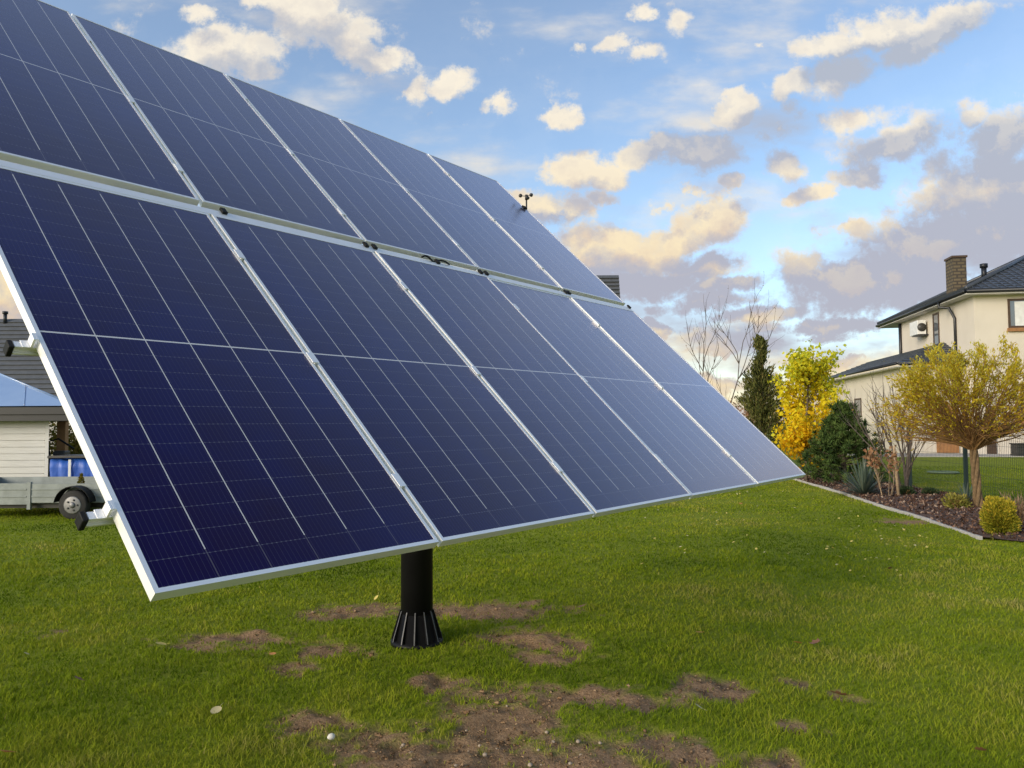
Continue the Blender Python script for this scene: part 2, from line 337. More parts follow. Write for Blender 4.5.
def m_cells():
    """solar laminate seen from the front; object coordinates are metres from the module's lower left corner"""
    mt, nt, p = newmat('solar_cells'); L = nt.links
    def mth(op, a, b=None, clamp=False):
        n = nt.nodes.new('ShaderNodeMath'); n.operation = op; n.use_clamp = clamp
        for k, v in enumerate((a, b)):
            if v is None: continue
            if isinstance(v, (int, float)): n.inputs[k].default_value = v
            else: L.new(v, n.inputs[k])
        return n.outputs[0]
    tc = nt.nodes.new('ShaderNodeTexCoord'); sp = nt.nodes.new('ShaderNodeSeparateXYZ'); L.new(tc.outputs['Object'], sp.inputs[0])
    x, y = sp.outputs[0], sp.outputs[1]
    def lines(c, origin, pitch, half):      # 1 on lines repeated at the pitch
        t = mth('FRACT', mth('ADD', mth('DIVIDE', mth('SUBTRACT', c, origin), pitch), .5))
        return mth('LESS_THAN', mth('MULTIPLY', mth('ABSOLUTE', mth('SUBTRACT', t, .5)), pitch), half)
    PX_, PY_ = .1823, .0932
    col = lines(x, .0201, PX_, .0021)
    inside = mth('MULTIPLY', mth('GREATER_THAN', x, .06), mth('LESS_THAN', x, MW - .06))
    bands = mth('MULTIPLY', mth('GREATER_THAN', y, .125), mth('LESS_THAN', y, MH - .045))
    col = mth('MULTIPLY', col, inside)
    strong = mth('MULTIPLY', col, bands)
    midl = mth('LESS_THAN', mth('ABSOLUTE', mth('SUBTRACT', y, MH / 2)), .0040)
    rows = lines(y, MH / 2, PY_, .0013)
    bus = lines(x, .0201 + PX_ / 20, PX_ / 10, .00075)
    # dashes where the ribbons cross the gap between half cells
    dash = mth('MULTIPLY', rows, lines(x, .0201 + PX_ / 20, PX_ / 10, .0036))
    n = noise_node(nt, .9, 2); n2 = noise_node(nt, 5.5, 2)
    fac = mth('ADD', mth('MULTIPLY', n.outputs['Fac'], .8), mth('MULTIPLY', n2.outputs['Fac'], .2))
    cr = nt.nodes.new('ShaderNodeValToRGB'); cr.color_ramp.elements[0].position = .36; cr.color_ramp.elements[1].position = .64
    cr.color_ramp.elements[0].color = (.0115, .0045, .036, 1); cr.color_ramp.elements[1].color = (.004, .0055, .080, 1)
    L.new(fac, cr.inputs[0])
    def mix(f, a, b):
        n_ = nt.nodes.new('ShaderNodeMix'); n_.data_type = 'RGBA'; L.new(f, n_.inputs[0]); L.new(a, n_.inputs[6])
        n_.inputs[7].default_value = (*b, 1); return n_.outputs[2]
    c = cr.outputs[0]
    c = mix(mth('MULTIPLY', bus, .28), c, (.10, .10, .15))
    c = mix(mth('MULTIPLY', rows, .30), c, (.12, .12, .16))
    c = mix(mth('MULTIPLY', dash, .28), c, (.32, .32, .36))
    c = mix(mth('MULTIPLY', col, .16), c, (.5, .48, .45))
    c = mix(strong, c, (.68, .64, .58)); c = mix(midl, c, (.66, .64, .60))
    L.new(c, p.inputs['Base Color'])
    n3 = noise_node(nt, 2.2, 4)             # a thin uneven film of dust on the glass
    mr = nt.nodes.new('ShaderNodeMapRange'); mr.inputs[3].default_value = .20; mr.inputs[4].default_value = .34; L.new(n3.outputs['Fac'], mr.inputs[0]); L.new(mr.outputs[0], p.inputs['Roughness'])
    # anti-reflective glass: little mirror face on, much at a glancing view
    p.inputs['Specular IOR Level'].default_value = 0
    gl = nt.nodes.new('ShaderNodeBsdfGlossy'); gl.inputs['Color'].default_value = (.93, .92, 1, 1); L.new(mr.outputs[0], gl.inputs['Roughness'])
    lw = nt.nodes.new('ShaderNodeLayerWeight'); lw.inputs[0].default_value = .5
    fr = mth('ADD', mth('MULTIPLY', mth('POWER', lw.outputs['Facing'], 4.0), 1.75), .004, True)
    ms = nt.nodes.new('ShaderNodeMixShader'); L.new(fr, ms.inputs[0]); L.new(p.outputs[0], ms.inputs[1]); L.new(gl.outputs[0], ms.inputs[2])
    L.new(ms.outputs[0], nt.nodes['Material Output'].inputs[0])
    return mt
MW, MH = 1.134, 2.272
M['cells'] = m_cells()

def m_tiles(name, a, b, sx, sy, rough=.45):
    """rows of pressed roof tiles, UV-free: uses object coordinates of a roof whose tiles are real steps"""
    return mat(name, a, b, rough, 2.0)
M['tile'] = mat('anthracite_tile', (.035, .042, .055), (.055, .062, .075), .38, 3)
M['tile_grey'] = mat('grey_tile', (.075, .08, .085), (.10, .105, .11), .6, 3)

def m_brick():
    mt, nt, p = newmat('chimney_clinker'); b = nt.nodes.new('ShaderNodeTexBrick'); tc = nt.nodes.new('ShaderNodeTexCoord')
    mp = nt.nodes.new('ShaderNodeMapping'); mp.inputs['Rotation'].default_value = (PI/2, 0, 0); mp.inputs['Scale'].default_value = (1, 1, 1)
    sp = nt.nodes.new('ShaderNodeSeparateXYZ'); nt.links.new(tc.outputs['Object'], sp.inputs[0])
    ad = nt.nodes.new('ShaderNodeMath'); ad.operation = 'ADD'; nt.links.new(sp.outputs[0], ad.inputs[0]); nt.links.new(sp.outputs[1], ad.inputs[1])
    cb = nt.nodes.new('ShaderNodeCombineXYZ'); nt.links.new(ad.outputs[0], cb.inputs[0]); nt.links.new(sp.outputs[2], cb.inputs[1])
    nt.links.new(cb.outputs[0], b.inputs[0]); b.inputs['Scale'].default_value = 1.5; b.inputs['Color1'].default_value = (.15, .115, .065, 1); b.inputs['Color2'].default_value = (.10, .078, .045, 1); b.inputs['Mortar'].default_value = (.05, .04, .03, 1); b.inputs['Mortar Size'].default_value = .05
    nt.links.new(b.outputs[0], p.inputs['Base Color']); p.inputs['Roughness'].default_value = .8; return mt
M['brick'] = m_brick()

def m_planks():
    mt, nt, p = newmat('white_planks'); n = noise_node(nt, 2.5, 5)
    tc = nt.nodes.new('ShaderNodeTexCoord'); mp = nt.nodes.new('ShaderNodeMapping'); mp.inputs['Scale'].default_value = (1, 1, 14); nt.links.new(tc.outputs['Object'], mp.inputs[0]); nt.links.new(mp.outputs[0], n.inputs['Vector'])
    cr = nt.nodes.new('ShaderNodeValToRGB'); cr.color_ramp.elements[0].color = (.46, .45, .42, 1); cr.color_ramp.elements[1].color = (.68, .67, .64, 1)
    nt.links.new(n.outputs['Fac'], cr.inputs[0]); nt.links.new(cr.outputs[0], p.inputs['Base Color']); p.inputs['Roughness'].default_value = .7; return mt
M['planks'] = m_planks()
M['blue_sheet'] = mat('blue_metal_sheet', (.20, .31, .52), (.25, .36, .56), .2, 1.5, .0, spec=.9, coat=.3)

# ------------------------------------------------------------------ ground
PATCHES = [(235, 640, 85, 8), (200, 650, 40, 6), (480, 612, 95, 10), (350, 614, 55, 7), (320, 652, 55, 10), (290, 668, 28, 8), (312, 722, 46, 19), (452, 681, 30, 10), (495, 722, 80, 40), (485, 758, 165, 38), (600, 770, 60, 22),
           (580, 692, 72, 12), (655, 695, 40, 9), (645, 745, 34, 20), (705, 690, 34, 14), (735, 695, 20, 12), (812, 682, 14, 8), (820, 727, 26, 10), (780, 765, 40, 14), (45, 637, 16, 3), (530, 640, 42, 12), (690, 765, 40, 12), (860, 702, 10, 6), (550, 655, 26, 8), (905, 523, 22, 3)]
def _patch():
    out = []
    for px, py, rx, ry in PATCHES:
        c = G(px, py); r = G(px + rx, py); a = G(px, max(py - ry, 430)); b = G(px, py + ry)
        out.append((c[0], (a[1] + b[1]) / 2, abs(r[0] - c[0]), abs(a[1] - b[1]) / 2))
    return out
PW = _patch()
def bare(x, y):
    """0 = full turf, 1 = bare earth"""
    wx = x + (fbm(x * 2.6, y * 2.6) - .5) * .55; wy = y + (fbm(x * 2.6 + 40, y * 2.6 + 9) - .5) * .55
    m_ = np.zeros_like(x)
    for cx, cy, rx, ry in PW:
        d = 1.25 - np.sqrt(((wx - cx) / rx) ** 2 + ((wy - cy) / ry) ** 2); m_ = np.maximum(m_, d)
    m0 = m_
    m_ = m_ * 1.15 + (fbm(x * 6, y * 6, 4) - .5) * 1.5 + (fbm(x * 19 + 5, y * 19, 3) - .5) * 1.5
    return np.clip((m_ - .05) / .75, 0, 1) * (m0 > 0)
EDGE = [G(796, 480.5), G(842, 494), G(880, 507), G(930, 522.5), G(981, 540)]
FX = 8.85                                     # the fence line
def edge_x(y):
    ys = np.array([p[1] for p in EDGE])[::-1]; xs = np.array([p[0] for p in EDGE])[::-1]
    return np.interp(y, ys, xs)

def m_lawn():
    mt, nt, p = newmat('lawn_turf'); L = nt.links
    def ramp(f, a, b, p0=.3, p1=.7):
        cr = nt.nodes.new('ShaderNodeValToRGB'); cr.color_ramp.elements[0].position = p0; cr.color_ramp.elements[1].position = p1
        cr.color_ramp.elements[0].color = (*a, 1); cr.color_ramp.elements[1].color = (*b, 1); L.new(f, cr.inputs[0]); return cr.outputs[0]
    n1 = noise_node(nt, .45, 4); n2 = noise_node(nt, 9, 5, rough=.7); n3 = noise_node(nt, 60, 4, rough=.7)
    c1 = ramp(n1.outputs['Fac'], (.16, .21, .011), (.25, .29, .02)); c2 = ramp(n2.outputs['Fac'], (.105, .16, .01), (.29, .315, .03))
    mx = nt.nodes.new('ShaderNodeMix'); mx.data_type = 'RGBA'; mx.inputs[0].default_value = .5; L.new(c1, mx.inputs[6]); L.new(c2, mx.inputs[7])
    earth = ramp(n2.outputs['Fac'], (.20, .120, .066), (.40, .265, .155), .3, .75); e3 = ramp(n3.outputs['Fac'], (.11, .064, .034), (.44, .30, .18))
    me_ = nt.nodes.new('ShaderNodeMix'); me_.data_type = 'RGBA'; me_.inputs[0].default_value = .5; L.new(earth, me_.inputs[6]); L.new(e3, me_.inputs[7])
    a = nt.nodes.new('ShaderNodeAttribute'); a.attribute_name = 'tint'
    f = nt.nodes.new('ShaderNodeMix'); f.data_type = 'RGBA'; L.new(a.outputs['Fac'], f.inputs[0]); L.new(mx.outputs[2], f.inputs[6]); L.new(me_.outputs[2], f.inputs[7])
    L.new(f.outputs[2], p.inputs['Base Color']); p.inputs['Roughness'].default_value = .95; p.inputs['Specular IOR Level'].default_value = .15
    bp = nt.nodes.new('ShaderNodeBump'); bp.inputs['Strength'].default_value = .8; bp.inputs['Distance'].default_value = .03
    L.new(n3.outputs['Fac'], bp.inputs['Height']); L.new(bp.outputs[0], p.inputs['Normal']); return mt
M['lawn'] = m_lawn()

def ground_z(x, y):
    return (fbm(x * .8, y * .8, 3) - .5) * .05 + (fbm(x * 5, y * 5, 3) - .5) * .02 * np.exp(-np.maximum(y - 6, 0) / 6)
def build_ground():
    # one sheet: fine near the camera, coarse towards the horizon
    xs = np.concatenate([-np.geomspace(1200, 8, 26), np.arange(-7.4, -3.5, .07), np.arange(-3.45, 4.2, .032), np.arange(4.25, 7.5, .07), np.geomspace(8, 1200, 26)])
    ys = np.concatenate([-np.geomspace(300, 3, 12), np.arange(-2, 2, .4), np.arange(2, 2.5, .06), np.arange(2.5, 6.4, .03), np.arange(6.4, 12, .06), np.geomspace(12.1, 1500, 60)])
    X, Y = np.meshgrid(xs, ys); x = X.ravel(); y = Y.ravel()
    b = bare(x, y) * ((np.abs(x) < 8) & (y < 14) & (y > 2))
    fall = np.clip(1 - (np.hypot(x, y - 6) - 12) / 8, 0, 1)
    z = ground_z(x, y) * fall + b * ((fbm(x * 9, y * 9, 5) - .5) * .085 + (fbm(x * 30, y * 30, 3) - .5) * .03 - .012)
    z = np.where(y > 12, ground_z(x, y) * fall, z)
    nx, ny = len(xs), len(ys)
    i = (np.arange(ny-1)[:, None] * nx + np.arange(nx-1)[None]).ravel()
    o = arrays('lawn', np.stack([x, y, z], 1), np.stack([i, i+1, i+nx+1, i+nx], 1), 4, M['lawn'], None, b, True)
    tag(o, kind='structure')
build_ground()

M['grass'] = leafmat('grass_blades', [(.070, .115, .006), (.135, .200, .009), (.215, .275, .015), (.29, .315, .028), (.36, .33, .09)], .35, .8, .04)
def build_grass():
    N_ = 540000
    # blades thin out with distance: distance sampled so that the picture keeps an even pile
    r = NR.random(N_); y = 2.3 * (26 / 2.3) ** (r ** 1.25)
    x = (NR.random(N_) * 2 - 1) * (y * .80 + 2.2)
    b = bare(x, y) * (y < 14); keep = (NR.random(N_) > b ** .7 * .97)
    bed = (x > edge_x(np.clip(y, 8, 60)) - .03) & (y > EDGE[-1][1] - .2) & (x < FX + .1)
    keep &= ~bed
    pole = np.hypot(x + .677, y - 5.534) < .19; keep &= ~pole
    x, y, b = x[keep], y[keep], b[keep]; n = len(x)
    clump = fbm(x * 3.1, y * 3.1, 3)
    h = (.016 + .020 * NR.random(n) + .026 * np.clip(clump - .45, 0, 1) * 2) * (1 - .45 * b) * np.where(y > 9, .85, 1)
    w = .0018 * np.clip(y / 3.2, 1, 5) * (1 + .4 * NR.random(n))
    a = NR.random(n) * 2 * PI; lean = .25 + .75 * NR.random(n); la = NR.random(n) * 2 * PI
    fall = np.clip(1 - (np.hypot(x, y - 6) - 12) / 8, 0, 1)
    base = np.stack([x, y, ground_z(x, y) * fall - .004 - b * .01], 1)
    s = np.stack([np.cos(a), np.sin(a), np.zeros(n)], 1) * w[:, None]
    ld = np.stack([np.cos(la), np.sin(la), np.zeros(n)], 1) * (h * lean)[:, None]
    up = np.zeros((n, 3)); up[:, 2] = h
    V = np.stack([base - s, base + s, base + up * .6 + ld * .35 + s * .7, base + up * .6 + ld * .35 - s * .7, base + up * .95 + ld], 1).reshape(-1, 3)
    i = np.arange(n) * 5
    T = np.concatenate([np.stack([i, i+1, i+2], 1), np.stack([i, i+2, i+3], 1), np.stack([i+3, i+2, i+4], 1)])
    tint = np.clip(.47 + 1.1 * (fbm(x * .6 + 3, y * .6, 4) - .5) + .7 * (clump - .5) + .38 * (NR.random(n) - .5) + .15 * b + .4 * (NR.random(n) < .012), 0, 1)
    o = arrays('grass', V, T, 3, M['grass'], None, np.repeat(tint, 5))
    tag(o, kind='stuff'); o['label'] = 'short green lawn grass growing around the bare earth patches'; o['category'] = 'grass'
build_grass()

def build_clods():
    # crumbs of earth, dead straws and clods lying on the bare patches
    n = 60000; y = 2.4 * (9 / 2.4) ** NR.random(n); x = (NR.random(n) * 2 - 1) * (y * .7 + .3)
    k = bare(x, y) > .35 + .4 * NR.random(n); x, y = x[k][:7500], y[k][:7500]; n = len(x)
    T = np.array([(1, 1, 1), (-1, -1, 1), (-1, 1, -1), (1, -1, -1), (0, 0, 1.5)]) * .6
    V = T[None] + NR.normal(size=(n, 5, 3)) * .28; sz = .0036 * np.exp(NR.normal(size=n) * .55); V = V * sz[:, None, None]; V[:, :, 2] *= .7
    V += np.stack([x, y, ground_z(x, y) + (fbm(x * 9, y * 9, 5) - .5) * .085 - .004], 1)[:, None]
    i = np.arange(n)[:, None] * 5
    Fc = np.concatenate([i + np.array(q)[None] for q in ((0, 4, 1), (0, 3, 4), (1, 4, 2), (2, 4, 3), (0, 1, 3), (1, 2, 3), (0, 2, 4))])
    o = arrays('soil_crumbs', V.reshape(-1, 3), Fc, 3, M['clod'], None, np.repeat(NR.random(n), 5)); tag(o, 'loose crumbs of brown soil on the bare earth patches', 'soil', kind='stuff')
M['clod'] = leafmat('soil_crumbs', [(.13, .078, .042), (.25, .16, .09), (.38, .27, .17)], 0, .95, .1)
build_clods()

def m_mulch():
    mt, nt, p = newmat('bark_mulch'); n = noise_node(nt, 22, 6, rough=.75)
    cr = nt.nodes.new('ShaderNodeValToRGB'); cr.color_ramp.elements[0].position = .3; cr.color_ramp.elements[1].position = .75
    cr.color_ramp.elements[0].color = (.028, .016, .012, 1); cr.color_ramp.elements[1].color = (.16, .095, .07, 1)
    nt.links.new(n.outputs['Fac'], cr.inputs[0]); nt.links.new(cr.outputs[0], p.inputs['Base Color']); p.inputs['Roughness'].default_value = .95; return mt
M['mulch'] = m_mulch()
M['chip'] = leafmat('bark_chips', [(.04, .022, .016), (.10, .055, .038), (.20, .12, .085), (.34, .27, .21)], 0, .9, .1)
def build_bed():
    # mulch sheet between edging and fence, slightly heaped
    ys = np.linspace(EDGE[-1][1] - .9, 34, 150); us = np.linspace(0, 1, 24)
    U, Y = np.meshgrid(us, ys); x0 = edge_x(np.clip(Y, EDGE[-1][1], 60)) + np.clip(EDGE[-1][1] - Y, 0, 9) * .9
    X = x0 + (FX + .15 - x0) * U; x = X.ravel(); y = Y.ravel(); u = U.ravel()
    z = .035 + .06 * np.sin(u * PI) + (fbm(x * 4, y * 4) - .5) * .06
    i = (np.arange(len(ys)-1)[:, None] * len(us) + np.arange(len(us)-1)[None]).ravel(); k = len(us)
    tag(arrays('mulch_bed', np.stack([x, y, z], 1), np.stack([i, i+1, i+k+1, i+k], 1), 4, M['mulch'], None, None, True), kind='structure')
    n = 9000; yy = EDGE[-1][1] - .7 + 12 * NR.random(n) ** 1.3; xx0 = edge_x(np.clip(yy, EDGE[-1][1], 60)) + np.clip(EDGE[-1][1] - yy, 0, 9) * .9; uu = NR.random(n); xx = xx0 + (FX + .1 - xx0) * uu
    zz = .05 + .06 * np.sin(uu * PI) + (fbm(xx * 4, yy * 4) - .5) * .06
    o = leaves('bark_chips', np.stack([xx, yy, zz], 1), .05, M['chip'], None, NR.random(n) ** 1.6, .5, 0)
    tag(o, 'loose brown bark chips spread over the planting bed', 'bark chips', kind='stuff')
    # edging: pale kerb stones laid end to end
    e = empty('bed_edging', EDGE[2]); tag(e, 'pale concrete garden edging strip between the lawn and the planting bed', 'edging')
    P = [np.array(EDGE[0]) + (np.array(EDGE[0]) - EDGE[1]) * 1.2] + list(EDGE)
    for a, b in zip(P[:-1], P[1:]):
        L_ = np.linalg.norm(b - a); k = max(1, round(L_ / 1.0)); d = (b - a) / L_; nn = np.array([-d[1], d[0], 0])
        for j in range(k):
            q = a + d * (L_ * j / k + .004) - EDGE[2]; mb = MB(); mb.obox(q - nn * .025 + np.array([0, 0, -.05]), d * (L_ / k - .008), nn * .05, (0, 0, .095 + .012 * rnd.random()))
            mb.build('kerb_stone', M['stone'], e, .006)
build_bed()

# ------------------------------------------------------------------ the solar tracker
PITCH = 1.154; GAP = .117
PX = np.array([.607096, .7946285, 0]); PX /= np.linalg.norm(PX)
PY = np.array([-.57403286, .43856098, .69148431]); PY /= np.linalg.norm(PY)
PN = np.cross(PX, PY); PN /= np.linalg.norm(PN)
ORI = np.array([-.98053, 2.13509, CAMH - .45701])
BASE = np.array([-.677, 5.534, 0.])
def pan(u, v, w=0): return ORI + PX * u + PY * v + PN * w
def build_tracker():
    t = empty('solar_tracker', BASE)
    tag(t, 'large tilted solar array of ten dark blue panels on one black pole', 'solar panel')
    rot = Matrix(((PX[0], PY[0], PN[0]), (PX[1], PY[1], PN[1]), (PX[2], PY[2], PN[2]))).to_4x4()
    # one module: laminate, with its frame as a sub-part
    lam = MB(); lip = .0155
    lam.box((.006, .006, -.0075), (MW - .006, MH - .006, -.0022)); lam.mi = [1, 0, 1, 1, 1, 1]
    fr = MB(); D = .035
    fr.box((0, 0, -D), (.0058, MH, -.0018)); fr.box((MW - .0058, 0, -D), (MW, MH, -.0018))
    fr.box((.0058, 0, -D), (MW - .0058, .0058, -.0018)); fr.box((.0058, MH - .0058, -D), (MW - .0058, MH, -.0018))
    fr.box((0, 0, -.0018), (lip, MH, 0)); fr.box((MW - lip, 0, -.0018), (MW, MH, 0))
    fr.box((lip, 0, -.0018), (MW - lip, lip, 0)); fr.box((lip, MH - lip, -.0018), (MW - lip, MH, 0))
    # front lip and back flange
    for z0, z1, wd in ((-D + .0001, -D + .002, .028),):
        fr.box((.006, .0062, z0), (wd, MH - .0062, z1)); fr.box((MW - wd, .0062, z0), (MW - .006, MH - .0062, z1))
        fr.box((wd + .0002, .006, z0), (MW - wd - .0002, wd, z1)); fr.box((wd + .0002, MH - wd, z0), (MW - wd - .0002, MH - .006, z1))
    jb = MB(); jb.box((MW/2 - .05, MH/2 - .04, -.024), (MW/2 + .05, MH/2 + .04, -.0078))
    proto = None
    wob = random.Random(3)
    for row in range(2):
        for c in range(5):
            if proto is None:
                proto = lam.build('solar_module', [M['cells'], M['backsheet']], t)
                fr.build('module_frame', M['alu'], proto); jb.build('junction_box', M['plastic'], proto)
                mo = proto
            else: mo = copy_tree(proto, t)
            p = pan(c * PITCH + .01, row * (MH + GAP), 0) - BASE
            mo.matrix_basis = Matrix.Translation(Vector(p)) @ rot @ Matrix.Rotation(math.radians(wob.uniform(-.25, .25)), 4, 'X') @ Matrix.Rotation(math.radians(wob.uniform(-.25, .25)), 4, 'Y')
    def pbox(mb, u0, v0, w0, u1, v1, w1, mi=0): mb.obox(pan(u0, v0, w0) - BASE, PX * (u1 - u0), PY * (v1 - v0), PN * (w1 - w0), mi)
    # mounting rails with black end caps sticking out on the left
    for row in range(2):
        for fv in (.325 / MH, 1.095 / MH, 1.90 / MH):
            v = row * (MH + GAP) + fv * MH
            mb = MB(); z0 = -.0352
            pbox(mb, -.055, v - .014, z0 - .010, 5 * PITCH - .02, v + .014, z0); pbox(mb, -.055, v - .014, z0 - .036, 5 * PITCH - .02, v + .014, z0 - .028)
            pbox(mb, -.054, v - .004, z0 - .0282, 5 * PITCH - .021, v + .004, z0 - .0098)
            ra = mb.build('mounting_rail', M['alu'], t, .0015)
            cp = MB(); pbox(cp, -.074, v - .019, z0 - .044, -.056, v + .019, z0 + .002); cp.build('end_cap', M['plastic'], ra, .004)
            # end clamp and mid clamps
            cl = MB(); pbox(cl, -.010, v - .018, z0 + .0005, -.0012, v + .018, .0042); pbox(cl, -.0010, v - .018, .0010, .0085, v + .018, .0042); pbox(cl, -.034, v - .018, z0 + .0005, -.0105, v + .018, z0 + .004); cl.build('end_clamp', M['alu'], t, .002)
            for c in range(1, 5):
                cl = MB(); pbox(cl, c * PITCH - .006, v - .035, z0, c * PITCH + .006, v + .035, .003); pbox(cl, c * PITCH - .019, v - .035, .0022, c * PITCH + .019, v + .035, .0062)
                cl.build('mid_clamp', M['alu'], t, .001)
    # cross beams, torque tube, head
    for u in (.75, 2.1, 3.67, 5.02):
        mb = MB(); pbox(mb, u - .04, .3, -.165, u + .04, 2 * MH - .2, -.083); mb.build('cross_beam', M['alu_back'], t)
    vm = MH + GAP / 2
    mb = MB(); mb.tube([pan(.5, vm, -.235) - BASE, pan(5.27, vm, -.235) - BASE], .07, 16); mb.build('torque_tube', M['alu_back'], t)
    hub = pan(2.5 * PITCH, vm, -.235) - BASE
    mb = MB(); mb.tube([(0, 0, hub[2] - .32), (0, 0, hub[2] + .02)], .13, 20); mb.build('drive_head', M['black'], t)
    mb = MB(); pbox(mb, .012, MH + .003, -.030, 5 * PITCH - .012, MH + .058, -.0045); mb.build('gap_profile', M['alu'], t, .002)
    # cable clips and a looped cable in the gap between the rows
    v0 = MH; v1 = MH + GAP
    for u in (1.0 * PITCH + .10, 2 * PITCH - .04, 2 * PITCH + .035, 3 * PITCH - .04, 3 * PITCH + .03, 4 * PITCH - .02, 4 * PITCH + .03, 5 * PITCH - .03, 2.55 * PITCH):
        mb = MB(); pbox(mb, u - .016, v0 + .030, -.0042, u + .016, v0 + .075, .012); mb.build('cable_clip', M['plastic'], t, .004)
    pts = [pan(2.42 * PITCH + .02 * k, v0 + .062 + .012 * math.sin(k * .9), .004 + .012 * math.sin(k * .7)) - BASE for k in range(16)]
    mb = MB(); mb.tube(pts, .007, 6); mb.build('cable', M['plastic'], t)
    pts = [pan(.1 + k * .2, v0 + .075 + .006 * math.sin(k * 2.1), -.05) - BASE for k in range(28)]
    mb = MB(); mb.tube(pts, .006, 6); mb.build('cable', M['plastic'], t)
    # anemometer on the right edge
    vA = v1 + .74 * MH; b0 = pan(5 * PITCH - .05, vA, -.06) - BASE
    mb = MB(); mb.tube([b0, b0 + [0.05, 0.03, .02], b0 + [.05, .03, .19]], .009, 8); mb.tube([b0 + [.05, .03, .16], b0 + [.05, .03, .215]], .017, 10)
    an = mb.build('anemometer', M['dark_metal'], t)
    for k in range(3):
        a = PI + .25 + k * 2 * PI / 3; c = b0 + np.array([.05 + .07 * math.cos(a), .03 + .07 * math.sin(a), .20])
        cu = MB(); cu.tube([b0 + [.05, .03, .20], c], .004, 5)
        tv = np.array([-math.sin(a), math.cos(a), 0]); cu.tube([c - tv * .018, c - tv * .012, c - tv * .002, c + tv * .012], [.004, .014, .020, .021], 10)
        cu.build('cup', M['dark_metal'], an)
    mb = MB(); pbox(mb, 5 * PITCH - .10, vA - .02, .001, 5 * PITCH - .045, vA + .02, .022); mb.build('sensor_bracket', M['plastic'], t)
    # pole with gusseted foot
    mb = MB(); mb.tube([(0, 0, .0), (0, 0, hub[2] - .3)], .112, 32); po = mb.build('pole', M['black'], t)
    mb = MB(); mb.tube([(0, 0, -.02), (0, 0, .014), (0, 0, .016), (0, 0, .2)], [.182, .182, .155, .114], 32); mb.build('foot_plate', M['black'], po)
    for k in range(12):
        a = 2 * PI * k / 12 + .02; c, s = math.cos(a), math.sin(a); n = np.array([-s, c, 0]) * .004; e = np.array([c, s, 0])
        mb = MB(); q = [e * .1 + [0, 0, .03], e * .180 + [0, 0, .016], e * .172 + [0, 0, .05], e * .118 + [0, 0, .22], e * .1 + [0, 0, .22]]
        vs = [p - n for p in q] + [p + n for p in q]
        mb.add(vs, [(4,3,2,1,0), (5,6,7,8,9)]); mb.add(vs, [(i, (i+1) % 5, 5+(i+1) % 5, 5+i) for i in (0, 4)]); mb.add(vs, [(i, i+1, 6+i, 5+i) for i in (1, 2, 3)], 1)
        mb.build('gusset', [M['black'], M['weld']], po)
build_tracker()

# ------------------------------------------------------------------ houses
E2 = np.array([.156, .988, 0]); E2 /= np.linalg.norm(E2); E1 = np.array([E2[1], -E2[0], 0]); ZZ = np.array([0, 0, 1.])
def on_plane(px, o, e):                        # distance along e from o (in plan) seen at image column px
    d = ray(px, 400); k = d[0] / d[1]
    return float((k * o[1] - o[0]) / (e[0] - k * e[1]))
def z_at(py, px, Y): return float(at(px, py, Y)[2])

def tile_slope(mb, a, b, c, d, rows, drop=.035, mi=0):
    """roof slope a-b (eave) to d-c (ridge) laid as overlapping courses"""
    a, b, c, d = [np.array(q, float) for q in (a, b, c, d)]
    n = np.cross(b - a, d - a); n /= np.linalg.norm(n); n = n if n[2] > 0 else -n
    for k in range(rows):
        f0, f1 = k / rows, (k + 1) / rows
        l0 = a + (d - a) * f0; r0 = b + (c - b) * f0; l1 = a + (d - a) * f1; r1 = b + (c - b) * f1
        lo = n * drop; hi = n * .004
        mb.quad(l0 + lo, r0 + lo, r1 + hi, l1 + hi, mi=mi); mb.quad(l0, r0, r0 + lo, l0 + lo, mi=mi)

def window(parent, o, e, n, s0, s1, z0, z1, frame='wood_brown', sill=None, name='window'):
    """window on the wall plane through o along e, outward normal n"""
    p0 = o + e * s0 + ZZ * z0; wv = e * (s1 - s0); hv = ZZ * (z1 - z0); t = .09
    mb = MB(); mb.obox(p0 + n * .012, wv, ZZ * t, n * .03); mb.obox(p0 + hv - ZZ * t + n * .012, wv, ZZ * t, n * .03)
    ww = wv / np.linalg.norm(wv)
    mb.obox(p0 + ZZ * t + n * .012, ww * t, hv - 2 * ZZ * t, n * .03); mb.obox(p0 + wv - ww * t + ZZ * t + n * .012, ww * t, hv - 2 * ZZ * t, n * .03)
    f = mb.build(name, M[frame], parent)
    g = MB(); g.obox(p0 + ww * t * .9 + ZZ * t * .9 + n * .006, wv - ww * t * 1.8, hv - ZZ * t * 1.8, n * .012); g.build('pane', M['glass'], f)
    if sill:
        s = MB(); s.obox(p0 - ww * .05 - ZZ * .16 + n * .004, wv + ww * .1, ZZ * .15, n * .12); s.build('sill', M[sill], f)
    return f

